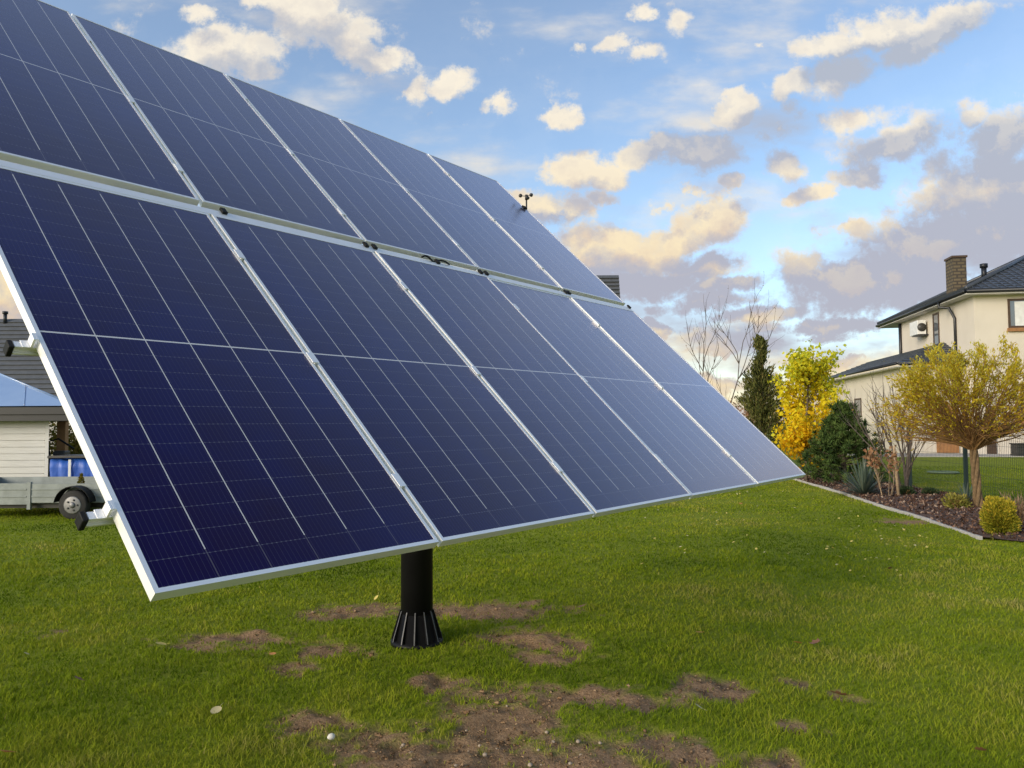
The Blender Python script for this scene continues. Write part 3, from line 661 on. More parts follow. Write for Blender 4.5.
def build_house():
    A = np.array([20., 34., 0.]); zE = 7.18; tn = .47; L1, L2 = 15., 12.6
    h = empty('cream_house', A); tag(h, 'two storey cream rendered house with dark tiled hip roof and brick chimney', 'house')
    R0 = -A
    ins = .5; wc = A + (E1 + E2) * ins; sof = zE - .12
    mb = MB(); mb.obox(wc + R0, E1 * (L1 - 2*ins), E2 * (L2 - 2*ins - 1.9), ZZ * (sof - .003)); mb.build('wall', M['render'], h)
    mb = MB(); mb.obox(A + R0 + ZZ * sof, E1 * L1, E2 * L2, ZZ * .05); mb.build('soffit', M['soffit'], h)
    mb = MB()
    for o, e, L_, w in ((A, E1, L1, -E2), (A, E2, L2, -E1), (A + E2 * L2, E1, L1, E2)):
        mb.tube([o + R0 + ZZ * (zE + .02) + w * .07, o + R0 + e * L_ + ZZ * (zE + .02) + w * .07], .075, 8)
        mb.obox(o + R0 + ZZ * (sof + .052) + w * .002, e * L_, w * -.03, ZZ * .16)
    mb.build('gutter', M['gutter'], h)
    rz = zE + .1; c00 = A + R0 + ZZ * rz; c10 = c00 + E1 * L1; c01 = c00 + E2 * L2; c11 = c10 + E2 * L2
    hh = L2 / 2; r0 = c00 + (E1 + E2) * hh + ZZ * hh * tn; r1 = c10 + (-E1 + E2) * hh + ZZ * hh * tn
    mb = MB(); tile_slope(mb, c00, c10, r1, r0, 19); tile_slope(mb, c01, c00, r0, r0, 19); tile_slope(mb, c10, c11, r1, r1, 19); tile_slope(mb, c11, c01, r0, r1, 19)
    rf = mb.build('roof', M['tile'], h)
    # tile ribs running up the slopes
    mb = MB(); nA = np.cross(E1, E2 + ZZ * tn); nA /= np.linalg.norm(nA)
    for k in range(1, int(L1 / .34)):
        s = k * .34; top = min(s, L1 - s, hh); a = c00 + E1 * s; b = a + (E2 + ZZ * tn) * top; mb.tube([a + nA * .03, b + nA * .03], .035, 5, cap=False)
    mb.build('tile_rib', M['tile'], rf)
    mb = MB()
    for a, b in ((c00, r0), (c10, r1), (c01, r0), (c11, r1), (r0, r1)): mb.tube([a + ZZ * .06, b + ZZ * .06], .10, 8)
    mb.build('ridge_cap', M['tile'], rf)
    # chimney
    q = at(957, 300, 39.2) ; q[2] = 0; q = q + R0
    mb = MB(); mb.obox(q - E1 * .32 - E2 * .45 + ZZ * 7.6, E1 * .64, E2 * .9, ZZ * 2.1); ch = mb.build('chimney', M['brick'], h)
    mb = MB(); mb.obox(q - E1 * .37 - E2 * .5 + ZZ * 9.703, E1 * .74, E2 * 1.0, ZZ * .1); mb.build('chimney_cap', M['wood_dark'], ch)
    q = at(985, 300, 40); q[2] = 0; q = q + R0
    mb = MB(); mb.tube([q + ZZ * 8.8, q + ZZ * 9.42], .13, 10); mb.tube([q + ZZ * 9.42, q + ZZ * 9.62], .19, 10); mb.build('vent_pipe', M['gutter'], h)
    wcl = wc + R0; nF = -E2; nL = -E1
    # near front windows and doors
    def front(px0, px1, y0, y1, **k):
        s0 = on_plane(px0, wc, E1); s1 = on_plane(px1, wc, E1); Y = (wc + E1 * s0)[1]
        return window(h, wcl, E1, nF, s0, s1, z_at(y1, px0, Y), z_at(y0, px0, Y), **k)
    w = front(1011, 1042, 299, 328, sill='wood_brown', frame='wood_dark')
    cu = MB(); s0 = on_plane(1011, wc, E1); cu.obox(wcl + E1 * (s0 + .28) + ZZ * z_at(326, 1010, 34) - E2 * .02, E1 * .6, E2 * -.004, ZZ * 1.1); cu.build('curtain', M['white_plastic'], w)
    front(1015, 1048, 402, 421, sill='wood_brown', frame='wood_dark')
    s0, s1 = on_plane(985, wc, E1), on_plane(994.5, wc, E1); mb = MB(); mb.obox(wcl + E1 * s0 + ZZ * .05, E1 * (s1 - s0), nF * .05, ZZ * 2.1); mb.build('door', M['wood_dark'], h)
    # left side: window, air conditioner, downpipes
    def leftw(px, w0=wc): return on_plane(px, w0, E2)
    s = leftw(942); Y = (wc + E2 * s)[1]; window(h, wcl, E2, nL, s, leftw(936), z_at(345, 940, Y), z_at(312, 940, Y), frame='wood_dark')
    s = leftw(931); s2 = leftw(918); Y = (wc + E2 * s)[1]
    mb = MB(); mb.obox(wcl + E2 * s + ZZ * z_at(334, 925, Y) + nL * .12, E2 * (s2 - s) * .62, nL * .42, ZZ * .72); ac = mb.build('air_conditioner', M['white_plastic'], h, .02)
    fc = wcl + E2 * (s - .004) + ZZ * (z_at(334, 925, Y) + .36) + nL * .33; mb = MB(); mb.tube([fc, fc - E2 * .02], .22, 14); mb.build('fan_grille', M['dark_metal'], ac)
    mb = MB(); mb.obox(wcl + E2 * s + ZZ * (z_at(334, 925, Y) - .06) + nL * .003, E2 * .9, nL * .5, ZZ * .05); mb.build('bracket', M['gutter'], ac)
    s = leftw(959); a = wcl + E2 * s + nL * .06
    gy = A + R0 + E2 * (leftw(940) * .55 + .6) - E1 * .07 + ZZ * (zE - .02)
    mb = MB(); mb.tube([gy, gy - ZZ * .25, gy * .35 + (a + ZZ * 6.5) * .65 + ZZ * .1, a + ZZ * 6.3, a + ZZ * 4.0], .065, 8); mb.build('downpipe', M['gutter'], h)
    a = wcl + E2 * (L2 - 2 * ins - 2.05) + nL * .07; mb = MB(); mb.tube([a + ZZ * 7.0, a + ZZ * 4.0], .09, 8); mb.build('downpipe', M['gutter'], h)
    # ground floor wing on the left
    B = np.array([18.2, 36., 0]); Lw = 13.8; Bl = B + R0; dep = float((wc - B) @ E1) - .004; zw = 4.15
    mb = MB(); mb.obox(Bl, E1 * dep, E2 * Lw, ZZ * (zw - .15)); mb.build('wing_wall', M['render'], h)
    mb = MB(); o = Bl - E1 * .45 - E2 * .45
    mb.obox(o + ZZ * (zw - .148), E1 * (dep + .44), E2 * (Lw + .9), ZZ * .05); mb.build('wing_soffit', M['soffit'], h)
    mb = MB(); mb.tube([o + ZZ * zw - E1 * .06, o + ZZ * zw - E1 * .06 + E2 * (Lw + .9)], .07, 8); mb.tube([o + ZZ * zw - E2 * .06, o + ZZ * zw - E2 * .06 + E1 * (dep + .44)], .07, 8); mb.build('wing_gutter', M['gutter'], h)
    mb = MB(); e0 = o + ZZ * (zw + .03); wv = E1 * (dep + .44) + ZZ * 1.15; e1 = e0 + E2 * (Lw + .9)
    tile_slope(mb, e1, e0, e0 + wv + E2 * (dep + .44) * .9, e1 + wv, 10); tile_slope(mb, e0, e0 + E1 * (dep + .44), e0 + wv + E2 * (dep + .44) * .9, e0 + wv + E2 * (dep + .44) * .9, 10)
    mb.build('wing_roof', M['tile'], h)
    s = on_plane(861.5, B, E2); s2 = on_plane(855, B, E2); Y = (B + E2 * s)[1]
    window(h, Bl, E2, nL, s, s2, z_at(417, 858, Y), z_at(398, 858, Y), frame='wood_dark')
    s0, s1 = on_plane(935, B, E1), on_plane(957, B, E1); mb = MB(); mb.obox(Bl + E1 * s0 + ZZ * .05, E1 * (s1 - s0), nF * .06, ZZ * 2.2); mb.build('garage_door', M['wood_brown'], h)
    # paving in front
    d = B - E1 * 3 - E2 * 3.4; mb = MB(); mb.obox(d + ZZ * -.1, E1 * 24, E2 * 3.3, ZZ * .14); tag(mb.build('driveway', M['stone']), kind='structure')
    q = at(1022, 446, 32.5); mb = MB()
    mb.obox((-.35, -.25, 0), (1.2, 0, 0), (0, .5, 0), (0, 0, .06)); mb.obox((-.33, -.23, .062), (1.16, 0, 0), (0, .46, 0), (0, 0, .40)); mb.obox((-.37, -.27, .464), (1.24, 0, 0), (0, .54, 0), (0, 0, .05))
    tag(mb.build('storage_box', M['dark_metal'], None, .01, (q[0], q[1], .05)), 'low dark storage box standing before the cream house wall', 'box')
build_house()

def build_back_houses():
    # roof end showing above the array's right side
    o = at(624.5, 304, 42); ztop = z_at(272, 624, 46); zlow = 3.6
    h = empty('slatted_roof_house', (o[0], 42, 0)); tag(h, 'house whose grey ribbed roof end shows above the array beside the gap', 'house')
    w = 12.; rk = 46.5 / 42 * o[0]
    mb = MB(); mb.box((-w, .6, 0), (-.4, 9.4, zlow + .2)); mb.build('wall', M['render_grey'], h)
    rz = ztop; y0, y1 = 0, 5.0
    mb = MB(); a = np.array([-w, y0, zlow]); b = np.array([.0, y0, zlow]); c = np.array([.4, y1, rz]); d = np.array([-w, y1, rz])
    tile_slope(mb, a, b, c, d, 26, .10); tile_slope(mb, (.0, 10, zlow), (-w, 10, zlow), d, c, 26, .10); mb.build('roof', M['tile_grey'], h)
    mb = MB(); mb.add([(-.4, .6, zlow), (-.4, 9.4, zlow), (-.05, 5, rz - .3)], [(0, 1, 2)]); mb.add([(-.45, .6, zlow), (-.45, 9.4, zlow), (-.1, 5, rz - .3)], [(2, 1, 0)]); mb.build('gable', M['render_grey'], h)
    # tiled house far left
    Y = 40; z1 = z_at(319, 5, Y + 5); x1 = at(90, 350, Y)[0]; x0 = x1 - 16
    h = empty('tiled_house', (x1, Y, 0)); tag(h, 'house with grey tiled roof rising behind the white plank shed', 'house')
    mb = MB(); mb.box((-15.6, .5, 0), (-.4, 9.5, 2.9)); mb.build('wall', M['render_grey'], h)
    mb = MB(); a = np.array([-16, 0, 2.9]); b = np.array([0, 0, 2.9]); c = np.array([-3, 5, z1]); d = np.array([-13, 5, z1])
    tile_slope(mb, a, b, c, d, 18, .07); tile_slope(mb, (0, 10, 2.9), (-16, 10, 2.9), d, c, 18, .07); tile_slope(mb, b, (0, 10, 2.9), c, c, 18, .07); tile_slope(mb, (-16, 10, 2.9), a, d, d, 18, .07)
    rf = mb.build('roof', M['tile_grey'], h)
    q = at(5, 325, Y + 4.7); v = MB(); v.tube([(q[0] - x1, 4.7, z1 - .3), (q[0] - x1, 4.7, z1 + .25)], .10, 8); v.tube([(q[0] - x1, 4.7, z1 + .25), (q[0] - x1, 4.7, z1 + .4)], .15, 8); v.build('vent_pipe', M['gutter'], rf)
build_back_houses()

# ------------------------------------------------------------------ shed, trailer and clutter on the left
def build_left():
    Y = 16.; cx = at(47.5, 450, Y)[0]; ex = at(63, 405, Y - .3)[0]; zE = z_at(406, 30, Y - .3)
    ap = at(2, 358, Y + 1.6)
    s = empty('garden_shed', (cx, Y, 0)); tag(s, 'small garden shed with white plank walls under a blue metal hip roof', 'shed')
    wd = 2 * (cx - ap[0])
    mb = MB()
    k = 12; hgt = zE - .30
    for j in range(k):
        z0 = hgt * j / k; mb.box((-wd, 0, z0 + .012), (-.06, 3.2, z0 + hgt / k)); mb.box((-wd + .01, .02, z0), (-.07, 3.18, z0 + .0118))
    mb.build('wall', M['planks'], s)
    mb = MB(); mb.box((-.058, -.02, 0), (.02, .08, hgt)); mb.build('corner_trim', M['planks'], s)
    ov = ex - cx; e = zE
    mb = MB(); mb.box((-wd - ov, -.3, e - .30), (ov, 3.5, e - .17)); mb.box((-wd - ov - .04, -.34, e - .168), (ov + .04, 3.54, e - .02)); mb.build('fascia', M['gutter'], s)
    c = [(-wd - ov - .06, -.36, e), (ov + .06, -.36, e), (ov + .06, 3.56, e), (-wd - ov - .06, 3.56, e)]; t = (-wd / 2, 1.6, ap[2])
    mb = MB()
    for i in range(4): mb.quad(c[i], c[(i+1) % 4], t)
    mb.quad(*[(p[0], p[1], p[2] - .015) for p in c][::-1]); mb.build('roof', M['blue_sheet'], s)
    rf = s.children[-1]; mb = MB()
    C_ = [np.array(q) for q in c]; T = np.array(t)
    for q in C_: mb.tube([q + ZZ * .01, T + ZZ * .02], .022, 6)
    for f in (.2, .4, .6, .8):
        for i in range(4):
            b0 = C_[i] * (1 - f) + C_[(i+1) % 4] * f; g = 1 - 2 * abs(f - .5); mid = (C_[i] + C_[(i+1) % 4]) / 2
            tp = b0 + (T - mid) * g * .98; mb.tube([b0 + ZZ * .006, tp + ZZ * .006], .008, 5)
    mb.build('roof_seam', M['blue_sheet'], rf)
    for o in s.children_recursive:       # sheared along the view line: side wall hidden, front kept turned to the sun
        for v in o.data.vertices: v.co.x -= .60 * v.co.y
    # trailer
    Y = 12.9; q = at(79, 518, Y); x0 = at(-62, 490, Y)[0]; x1 = at(168, 490, Y)[0]; xc = q[0]; zt = z_at(483, 60, Y); zb = z_at(503, 60, Y)
    t = empty('trailer', (xc, Y, 0)); tag(t, 'low grey metal flatbed trailer with one small wheel in view', 'trailer')
    mb = MB(); a, b = x0 - xc, x1 - xc
    mb.box((a, 0, zb), (b, 1.6, zb + .05)); mb.build('bed', M['galv'], t)
    mb = MB(); xs_ = at(30, 490, Y)[0] - xc
    mb.box((a, -.02, zb - .02), (xs_ - .03, .012, zt)); mb.box((xs_ + .03, -.02, zb + .01), (b, .012, zt - .01)); mb.box((xs_ - .028, -.035, zb - .1), (xs_ + .028, .02, zt + .02))
    for z in (zb + .10, zb + .22): mb.box((a + .01, -.032, z), (xs_ - .04, -.0205, z + .02)); mb.box((xs_ + .04, -.032, z), (b - .01, -.0205, z + .02))
    mb.box((a, 1.58, zb), (b, 1.61, zt)); mb.box((a - .03, 0, zb), (a - .002, 1.6, zt)); mb.box((b + .002, 0, zb), (b + .03, 1.6, zt)); mb.build('side_panel', M['galv'], t)
    mb = MB(); mb.box((a + .2, .1, zb - .09), (b - .1, .18, zb - .002)); mb.box((a + .2, 1.4, zb - .09), (b - .1, 1.48, zb - .002)); mb.box((-.05, -.05, .2), (.05, 1.65, .27)); mb.build('chassis', M['dark_metal'], t)
    r = .235
    for yy in (-.13, 1.62):
        mb = MB(); mb.tube([(0, yy - .07, r), (0, yy - .055, r), (0, yy + .055, r), (0, yy + .07, r)], [r - .03, r, r, r - .03], 28); w = mb.build('wheel', M['rubber'], t)
        mb = MB(); sgn = -1 if yy < 0 else 1
        mb.tube([(0, yy + sgn * .0705, r), (0, yy + sgn * .078, r)], [.145, .13], 24); mb.tube([(0, yy + sgn * .0785, r), (0, yy + sgn * .10, r)], [.05, .035], 14)
        for k in range(5):
            aa = k * 2 * PI / 5; mb.tube([(.085 * math.cos(aa), yy + sgn * .0785, r + .085 * math.sin(aa)), (.085 * math.cos(aa), yy + sgn * .088, r + .085 * math.sin(aa))], .016, 6, 1)
        mb.build('rim', [M['rim'], M['dark_metal']], w)
        mb = MB(); pr = [(math.cos(aa) * (r + .06), r + math.sin(aa) * (r + .06)) for aa in np.linspace(.15, PI - .15, 14)]
        for (xa, za), (xb, zb_) in zip(pr[:-1], pr[1:]): mb.obox((xa, yy - .1, za), (xb - xa, 0, zb_ - za), (0, .2, 0), (0, 0, .012))
        mb.build('fender', M['plastic'], t)
    mb = MB(); mb.box((a - .0, -.04, zb + .03), (a + .12, -.036, zb + .09)); mb.build('marker_light', M['amber'], t)
    # blue tarpaulin-covered crate behind the trailer
    Y = 15.2; p0 = at(50, 480, Y); p1 = at(95, 480, Y); zt = z_at(459.5, 70, Y); mb = MB(); w = p1[0] - p0[0]; nx = 14; rows = 5
    vs = []; 
    for j in range(rows + 1):
        for i in range(nx + 1): vs.append((w * i / nx, .03 * math.sin(i * 1.9 + j) * (1 if j < rows else .3), zt * j / rows + (.03 * math.sin(i * .9) if j == rows else 0)))
    for i in range(nx + 1): vs.append((w * i / nx, .9, zt + .03 * math.sin(i * .9)))
    for i in range(nx + 1): vs.append((w * i / nx, .92, 0))
    k = nx + 1; mb.add(vs, [(j*k+i, j*k+i+1, (j+1)*k+i+1, (j+1)*k+i) for j in range(rows + 2) for i in range(nx)], 0, True)
    mb.add(vs, [tuple(j*k for j in range(rows + 2, -1, -1)), tuple(j*k+nx for j in range(rows + 3))])
    c = mb.build('covered_stack', M['tarp'], None, 0, (p0[0], Y, 0)); tag(c, 'blue tarpaulin draped over a stack between the shed and the trailer', 'tarpaulin')
    mb = MB(); xx = w * .43; mb.box((xx, -.05, .0), (xx + .05, -.036, zt)); mb.build('strap', M['white_plastic'], c)
    mb = MB(); mb.box((-.02, -.08, zt + .03), (w * .9, .7, zt + .075)); mb.build('cover_board', M['dark_metal'], c, .006)
    # wooden post frame and dark machine behind
    Y = 18.; q = at(62, 465, Y); zt = z_at(421, 62, Y)
    mb = MB(); mb.box((-.10, -.07, 0), (.10, .07, zt)); mb.box((-.14, -.1, zt + .002), (.14, .1, zt + .05)); tag(mb.build('timber_post', M['wood_brown'], None, .01, (q[0], Y, 0)), 'thick brown timber post standing between shed and array', 'post')
    Y = 17.; q = at(60, 465, Y); e = empty('garden_cart', (q[0], Y, 0)); tag(e, 'dark garden cart with upright handle above the blue tarpaulin', 'cart')
    za = z_at(458, 60, Y)
    mb = MB(); mb.box((-.22, -.2, za - .35), (.25, .2, za + .02)); mb.box((-.10, -.12, za + .022), (.16, .12, za + .16)); mb.build('body', M['dark_metal'], e, .03)
    mb = MB(); mb.tube([(-.2, 0, za - .1), (-.28, 0, za + .35), (-.05, 0, za + .42), (.3, 0, za + .2)], .02, 6); mb.build('handle', M['plastic'], e)
    for dx in (-.16, .2):
        mb = MB(); mb.tube([(dx, -.26, .2), (dx, -.2, .2)], .2, 16); mb.build('wheel', M['rubber'], e)
        mb = MB(); mb.box((dx - .02, -.15, .2), (dx + .02, -.1, za - .34)); mb.build('leg', M['dark_metal'], e)
build_left()

# ------------------------------------------------------------------ fence, lid
def build_fence():
    f = empty('wire_fence', (FX, 15.26, 0)); tag(f, 'thin wire mesh fence with dark square posts behind the planting bed', 'fence')
    ys = [15.26 - 2.15 + 2.15 * k for k in range(9)]
    for y in ys:
        mb = MB(); mb.box((-.03, y - 15.26 - .03, 0), (.03, y - 15.26 + .03, 1.5)); mb.box((-.034, y - 15.26 - .034, 1.502), (.034, y - 15.26 + .034, 1.53)); mb.build('post', M['post_green'], f)
    for a, b in zip(ys[:-1], ys[1:]):
        mb = MB(); a -= 15.26; b -= 15.26; k = 42
        for j in range(1, k): y = a + (b - a) * j / k; mb.box((-.0018, y - .0018, .06), (.0018, y + .0018, 1.45))
        for z in np.linspace(.1, 1.42, 8): mb.box((-.0065, a + .034, z - .0022), (-.0021, b - .034, z + .0022))
        mb.build('mesh_panel', M['wire'], f)
build_fence()
q = G(943, 473.5)
mb = MB(); mb.tube([(0, 0, -.05), (0, 0, .03), (0, 0, .032), (0, 0, .06)], [.36, .36, .43, .40], 32)
for k in range(6): mb.box((-.3, -.28 + k * .1, .0605), (.3, -.25 + k * .1, .067))
tag(mb.build('tank_lid', M['green_plastic'], None, 0, q), 'round green plastic tank lid set in the lawn past the fence', 'lid')

# ------------------------------------------------------------------ trees and plants
def grow(rg, start, direc, length, rad, depth, mb, tips, spread=.5, kids=3, wob=.15, up=.05, shrink=.68, segs=5):
    """a limb with side limbs; every last limb's points are kept for leaves"""
    p = np.array(start, float); d = np.array(direc, float); d /= np.linalg.norm(d); pts = [p]; ds = [d]
    for k in range(segs):
        d = d + np.array([rg.gauss(0, wob), rg.gauss(0, wob), rg.gauss(0, wob) + up]); d /= np.linalg.norm(d); p = p + d * length / segs; pts.append(p); ds.append(d)
    mb.tube(pts, [rad * (1 - .6 * k / segs) for k in range(segs + 1)], 5 if rad > .008 else 3, cap=False)
    if depth == 0:
        tips.extend([(q, e) for q, e in zip(pts[1:], ds[1:])]); return
    for k in range(kids):
        f = rg.uniform(.3, 1.0); i = min(segs, int(f * segs)); q = pts[i]
        a = rg.uniform(0, 2 * PI); h = np.cross(ds[i], [math.cos(a), math.sin(a), .3]); h /= np.linalg.norm(h) + 1e-9
        grow(rg, q, ds[i] + h * spread * rg.uniform(.6, 1.4), length * shrink * rg.uniform(.75, 1.15), max(rad * .5, .0022), depth - 1, mb, tips, spread, kids, wob, up, shrink, segs)
    grow(rg, pts[-1], ds[-1], length * shrink, max(rad * .42, .0022), depth - 1, mb, tips, spread, kids, wob, up, shrink, segs)
def sprinkle(tips, n, r):
    i = NR.integers(0, len(tips), n); P = np.array([t[0] for t in tips])[i] + NR.normal(size=(n, 3)) * r; D = np.array([t[1] for t in tips])[i]; return P, D

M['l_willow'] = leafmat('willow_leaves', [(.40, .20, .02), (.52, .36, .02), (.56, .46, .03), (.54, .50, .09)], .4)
M['l_maple'] = leafmat('maple_leaves', [(.70, .32, .012), (.80, .50, .015), (.82, .62, .02), (.74, .66, .03), (.56, .60, .06)], .45)
M['l_cypress'] = leafmat('cypress_sprays', [(.05, .06, .020), (.09, .105, .030), (.14, .14, .04), (.20, .16, .06)], .15)
M['l_pine'] = leafmat('pine_needles', [(.030, .058, .018), (.065, .11, .028), (.14, .195, .05)], .1)
M['l_yucca'] = leafmat('yucca_blades', [(.05, .08, .06), (.09, .13, .10), (.16, .19, .14)], .1, .45, .4)
M['l_red'] = leafmat('russet_leaves', [(.22, .10, .05), (.34, .18, .09), (.42, .28, .18)], .3)
M['l_thuja'] = leafmat('thuja_sprays', [(.07, .11, .012), (.17, .20, .02), (.42, .36, .03), (.66, .46, .05)], .25)
M['l_box'] = leafmat('box_leaves', [(.02, .04, .018), (.04, .065, .03), (.06, .09, .035)], .15)
M['l_lime'] = leafmat('lime_leaves', [(.14, .16, .03), (.26, .25, .05), (.34, .28, .07)], .25)
M['l_bush'] = leafmat('autumn_bush_leaves', [(.10, .11, .02), (.24, .20, .03), (.34, .22, .04)], .3)
M['l_dry'] = leafmat('dry_grass', [(.30, .20, .12), (.42, .30, .19)], .3)

def build_plants():
    # --- globe willow, grafted head on a short braided stem
    rg = random.Random(4); q = G(979, 513); t = empty('globe_willow', q); tag(t, 'round headed willow with yellow leaves on a short braided trunk', 'tree')
    mb = MB(); H = 1.18
    for k in range(4):
        ph = k * PI / 2; mb.tube([(.044 * math.cos(ph + z * 4.6) * (1 - .15 * z) - .05 * z, .044 * math.sin(ph + z * 4.6), z) for z in np.linspace(-.03, H, 16)], [.034 - .005 * z for z in np.linspace(0, H, 16)], 8)
    mb.build('trunk', M['willow_bark'], t)
    mb = MB(); tips = []
    for k in range(185):
        a = rg.uniform(0, 2 * PI); el = math.asin(rg.uniform(0, 1)); d = np.array([math.cos(a) * math.cos(el), math.sin(a) * math.cos(el), math.sin(el)])
        L_ = (1.12 + .45 * math.sin(el)) * rg.uniform(.92, 1.03); st = np.array([-.06 + .05 * math.cos(a), .05 * math.sin(a), H - rg.uniform(.0, .14)])
        d0 = d * np.array([.75, .75, .6]) + [0, 0, .35]; p = st.copy(); pts = [p]; dd = d0 / np.linalg.norm(d0); n = 9; ds = [dd]
        for i in range(n):
            dd = dd * .8 + d * .2 + np.array([rg.gauss(0, .09), rg.gauss(0, .09), rg.gauss(0, .09)]); dd /= np.linalg.norm(dd); p = p + dd * L_ / n; pts.append(p); ds.append(dd)
        r0 = rg.uniform(.007, .018); mb.tube(pts, [r0 * (1 - .85 * i / n) + .0015 for i in range(n + 1)], 5, cap=False)
        for i in range(3, n + 1):
            tips.append((pts[i], ds[i], i / n)); 
            for _ in range(2):
                e = ds[i] + np.array([rg.gauss(0, .45) for _ in range(3)]); e /= np.linalg.norm(e); ln = rg.uniform(.12, .34)
                mb.tube([pts[i], pts[i] + e * ln * .5 + [0, 0, .01], pts[i] + e * ln], [.0035, .0028, .0016], 3, cap=False)
                for f in (.4, .7, 1): tips.append((pts[i] + e * ln * f, e, i / n))
    mb.build('branches', M['twig'], t)
    w = np.array([x[2] for x in tips]) ** 2.6 * np.clip(np.array([x[0][2] for x in tips]) - 1.0, .12, 2) ** 1.3; i = NR.choice(len(tips), 24000, p=w / w.sum())
    P = np.array([x[0] for x in tips])[i] + NR.normal(size=(len(i), 3)) * .025; D = np.array([x[1] for x in tips])[i]
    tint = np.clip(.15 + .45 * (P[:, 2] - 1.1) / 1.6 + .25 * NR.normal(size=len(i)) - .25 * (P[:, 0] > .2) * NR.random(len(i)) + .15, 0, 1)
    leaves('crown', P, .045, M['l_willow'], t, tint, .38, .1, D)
    # --- yellow maple
    rg = random.Random(9); Y = 19.6; q = at(806, 470, Y); t = empty('yellow_maple', (q[0], Y, 0)); tag(t, 'dense young maple in golden yellow and orange autumn leaf', 'tree')
    mb = MB(); mb.tube([(0, 0, 0), (.02, 0, .7), (.05, .02, 1.6), (.12, 0, 2.6), (.14, 0, 3.35)], [.05, .045, .035, .02, .006], 8)
    tips = []
    for k in range(52):
        z = rg.uniform(.35, 3.0); a = rg.uniform(0, 2 * PI); wdt = .95 * min(1, (z + .9) / 1.7) * (1 if z < 2.4 else 1 - (z - 2.4) * .75) * rg.uniform(.65, 1.3)
        grow(rg, (.04 * z, 0, z), (math.cos(a), math.sin(a), .55), wdt * .62, .012, 1, mb, tips, .6, 3, .15, .06)
    tips += [(np.array([.14, 0, 3.3]) + NR.normal(size=3) * .06, np.array([0, 0, 1.])) for _ in range(8)]
    mb.build('trunk', M['bark'], t)
    P, D = sprinkle(tips, 8500, .085); hh = P[:, 2] / 3.2
    tint = np.clip(.12 + .75 * hh + .16 * NR.normal(size=len(P)) + .15 * (np.abs(P[:, 0]) > .6), 0, 1)
    leaves('crown', P, .085, M['l_maple'], t, tint, .8, -.15)
    # --- slim dark evergreen
    rg = random.Random(12); Y = 22.; q = at(763, 470, Y); zt = z_at(336, 762, Y); t = empty('cypress_tree', (q[0], Y, 0)); tag(t, 'tall slim dark green cypress between bare tree and yellow maple', 'tree')
    mb = MB(); mb.tube([(0, 0, 0), (.03, 0, zt * .5), (0, 0, zt)], [.09, .05, .008], 8); tips = []
    for k in range(110):
        z = rg.uniform(.15, zt * .97); a = rg.uniform(0, 2 * PI); wd = .85 * math.sin(PI * min(1, (z / zt) * .8 + .25)) ** 1.0 * (1 - (z / zt) ** 1.6) + .07
        wd *= rg.uniform(.6, 1.15); p0 = np.array([0, 0, z]); p1 = p0 + [wd * math.cos(a), wd * math.sin(a), wd * .9]
        mb.tube([p0, (p0 + p1) / 2 - [0, 0, .05], p1], [.012, .008, .003], 4, cap=False)
        for f in np.linspace(.2, 1.05, 9): tips.append((p0 + (p1 - p0) * f, (p1 - p0) / np.linalg.norm(p1 - p0)))
    mb.build('trunk', M['bark'], t); P, D = sprinkle(tips, 13500, .06); leaves('crown', P, .10, M['l_cypress'], t, np.clip(.45 + .25 * NR.normal(size=len(P)) + .2 * (P[:, 0] > .2), 0, 1), .35, .5, D)
    # --- bare tree behind the array
    rg = random.Random(21); Y = 25.; q = at(708, 470, Y); t = empty('bare_tree', (q[0], Y, 0)); tag(t, 'leafless thin multi stemmed tree rising behind the array edge', 'tree')
    mb = MB(); tips = []
    for dx, h_, a in ((-.25, 5.8, -.10), (.05, 6.5, .0), (.1, 4.2, .12)):
        grow(rg, (dx * .4, rg.uniform(-.2, .2), 0), (a, rg.uniform(-.1, .1), 1), h_ * .62, .03, 2, mb, tips, .6, 6, .11, .08, .46, 8)
    mb.build('trunk', M['grey_twig'], t); P, D = sprinkle(tips, 120, .02); leaves('last_leaves', P, .05, M['l_red'], t, None, .5)
    # --- russet hedge shrub
    rg = random.Random(22); Y = 24.5; q = at(742, 470, Y); t = empty('russet_shrub', (q[0], Y, 0)); tag(t, 'low russet leaved shrub left of the dark cypress', 'shrub')
    mb = MB(); tips = []
    for k in range(26): a = rg.uniform(0, 2 * PI); grow(rg, (rg.uniform(-.5, .5), rg.uniform(-.3, .3), 0), (.4 * math.cos(a), .4 * math.sin(a), 1), 1.35, .014, 1, mb, tips, .5, 4)
    mb.build('stems', M['twig'], t); P, D = sprinkle(tips, 3200, .08); leaves('crown', P, .08, M['l_red'], t, None, .6)
    # --- dwarf pine: tiers of needle tufts
    rg = random.Random(31); q = G(845, 486); t = empty('dwarf_pine', q); tag(t, 'bushy dark green dwarf pine beside the yellow maple', 'tree')
    mb = MB(); mb.tube([(0, 0, -.02), (0, 0, 1.6)], [.06, .02], 8); tuft = []
    for k in range(150):
        z = 1.78 * (rg.random() ** .85) + .08; a = rg.uniform(0, 2 * PI); wd = 1.5 * max(0, 1 - z / 2.0) ** 1.0 * rg.uniform(.70, 1.06) * (1 if z > .3 else .8)
        p0 = np.array([0, 0, max(z - .15, .05)]); p1 = np.array([wd * math.cos(a), wd * math.sin(a) * .9, z + .06])
        mb.tube([p0, (p0 + p1) / 2 - [0, 0, .04], p1], [.014, .009, .004], 4, cap=False)
        for f in (.4, .58, .75, .88, 1): tuft.append(p0 + (p1 - p0) * f + np.array([rg.gauss(0, .05) for _ in range(3)]))
    mb.build('trunk', M['bark'], t)
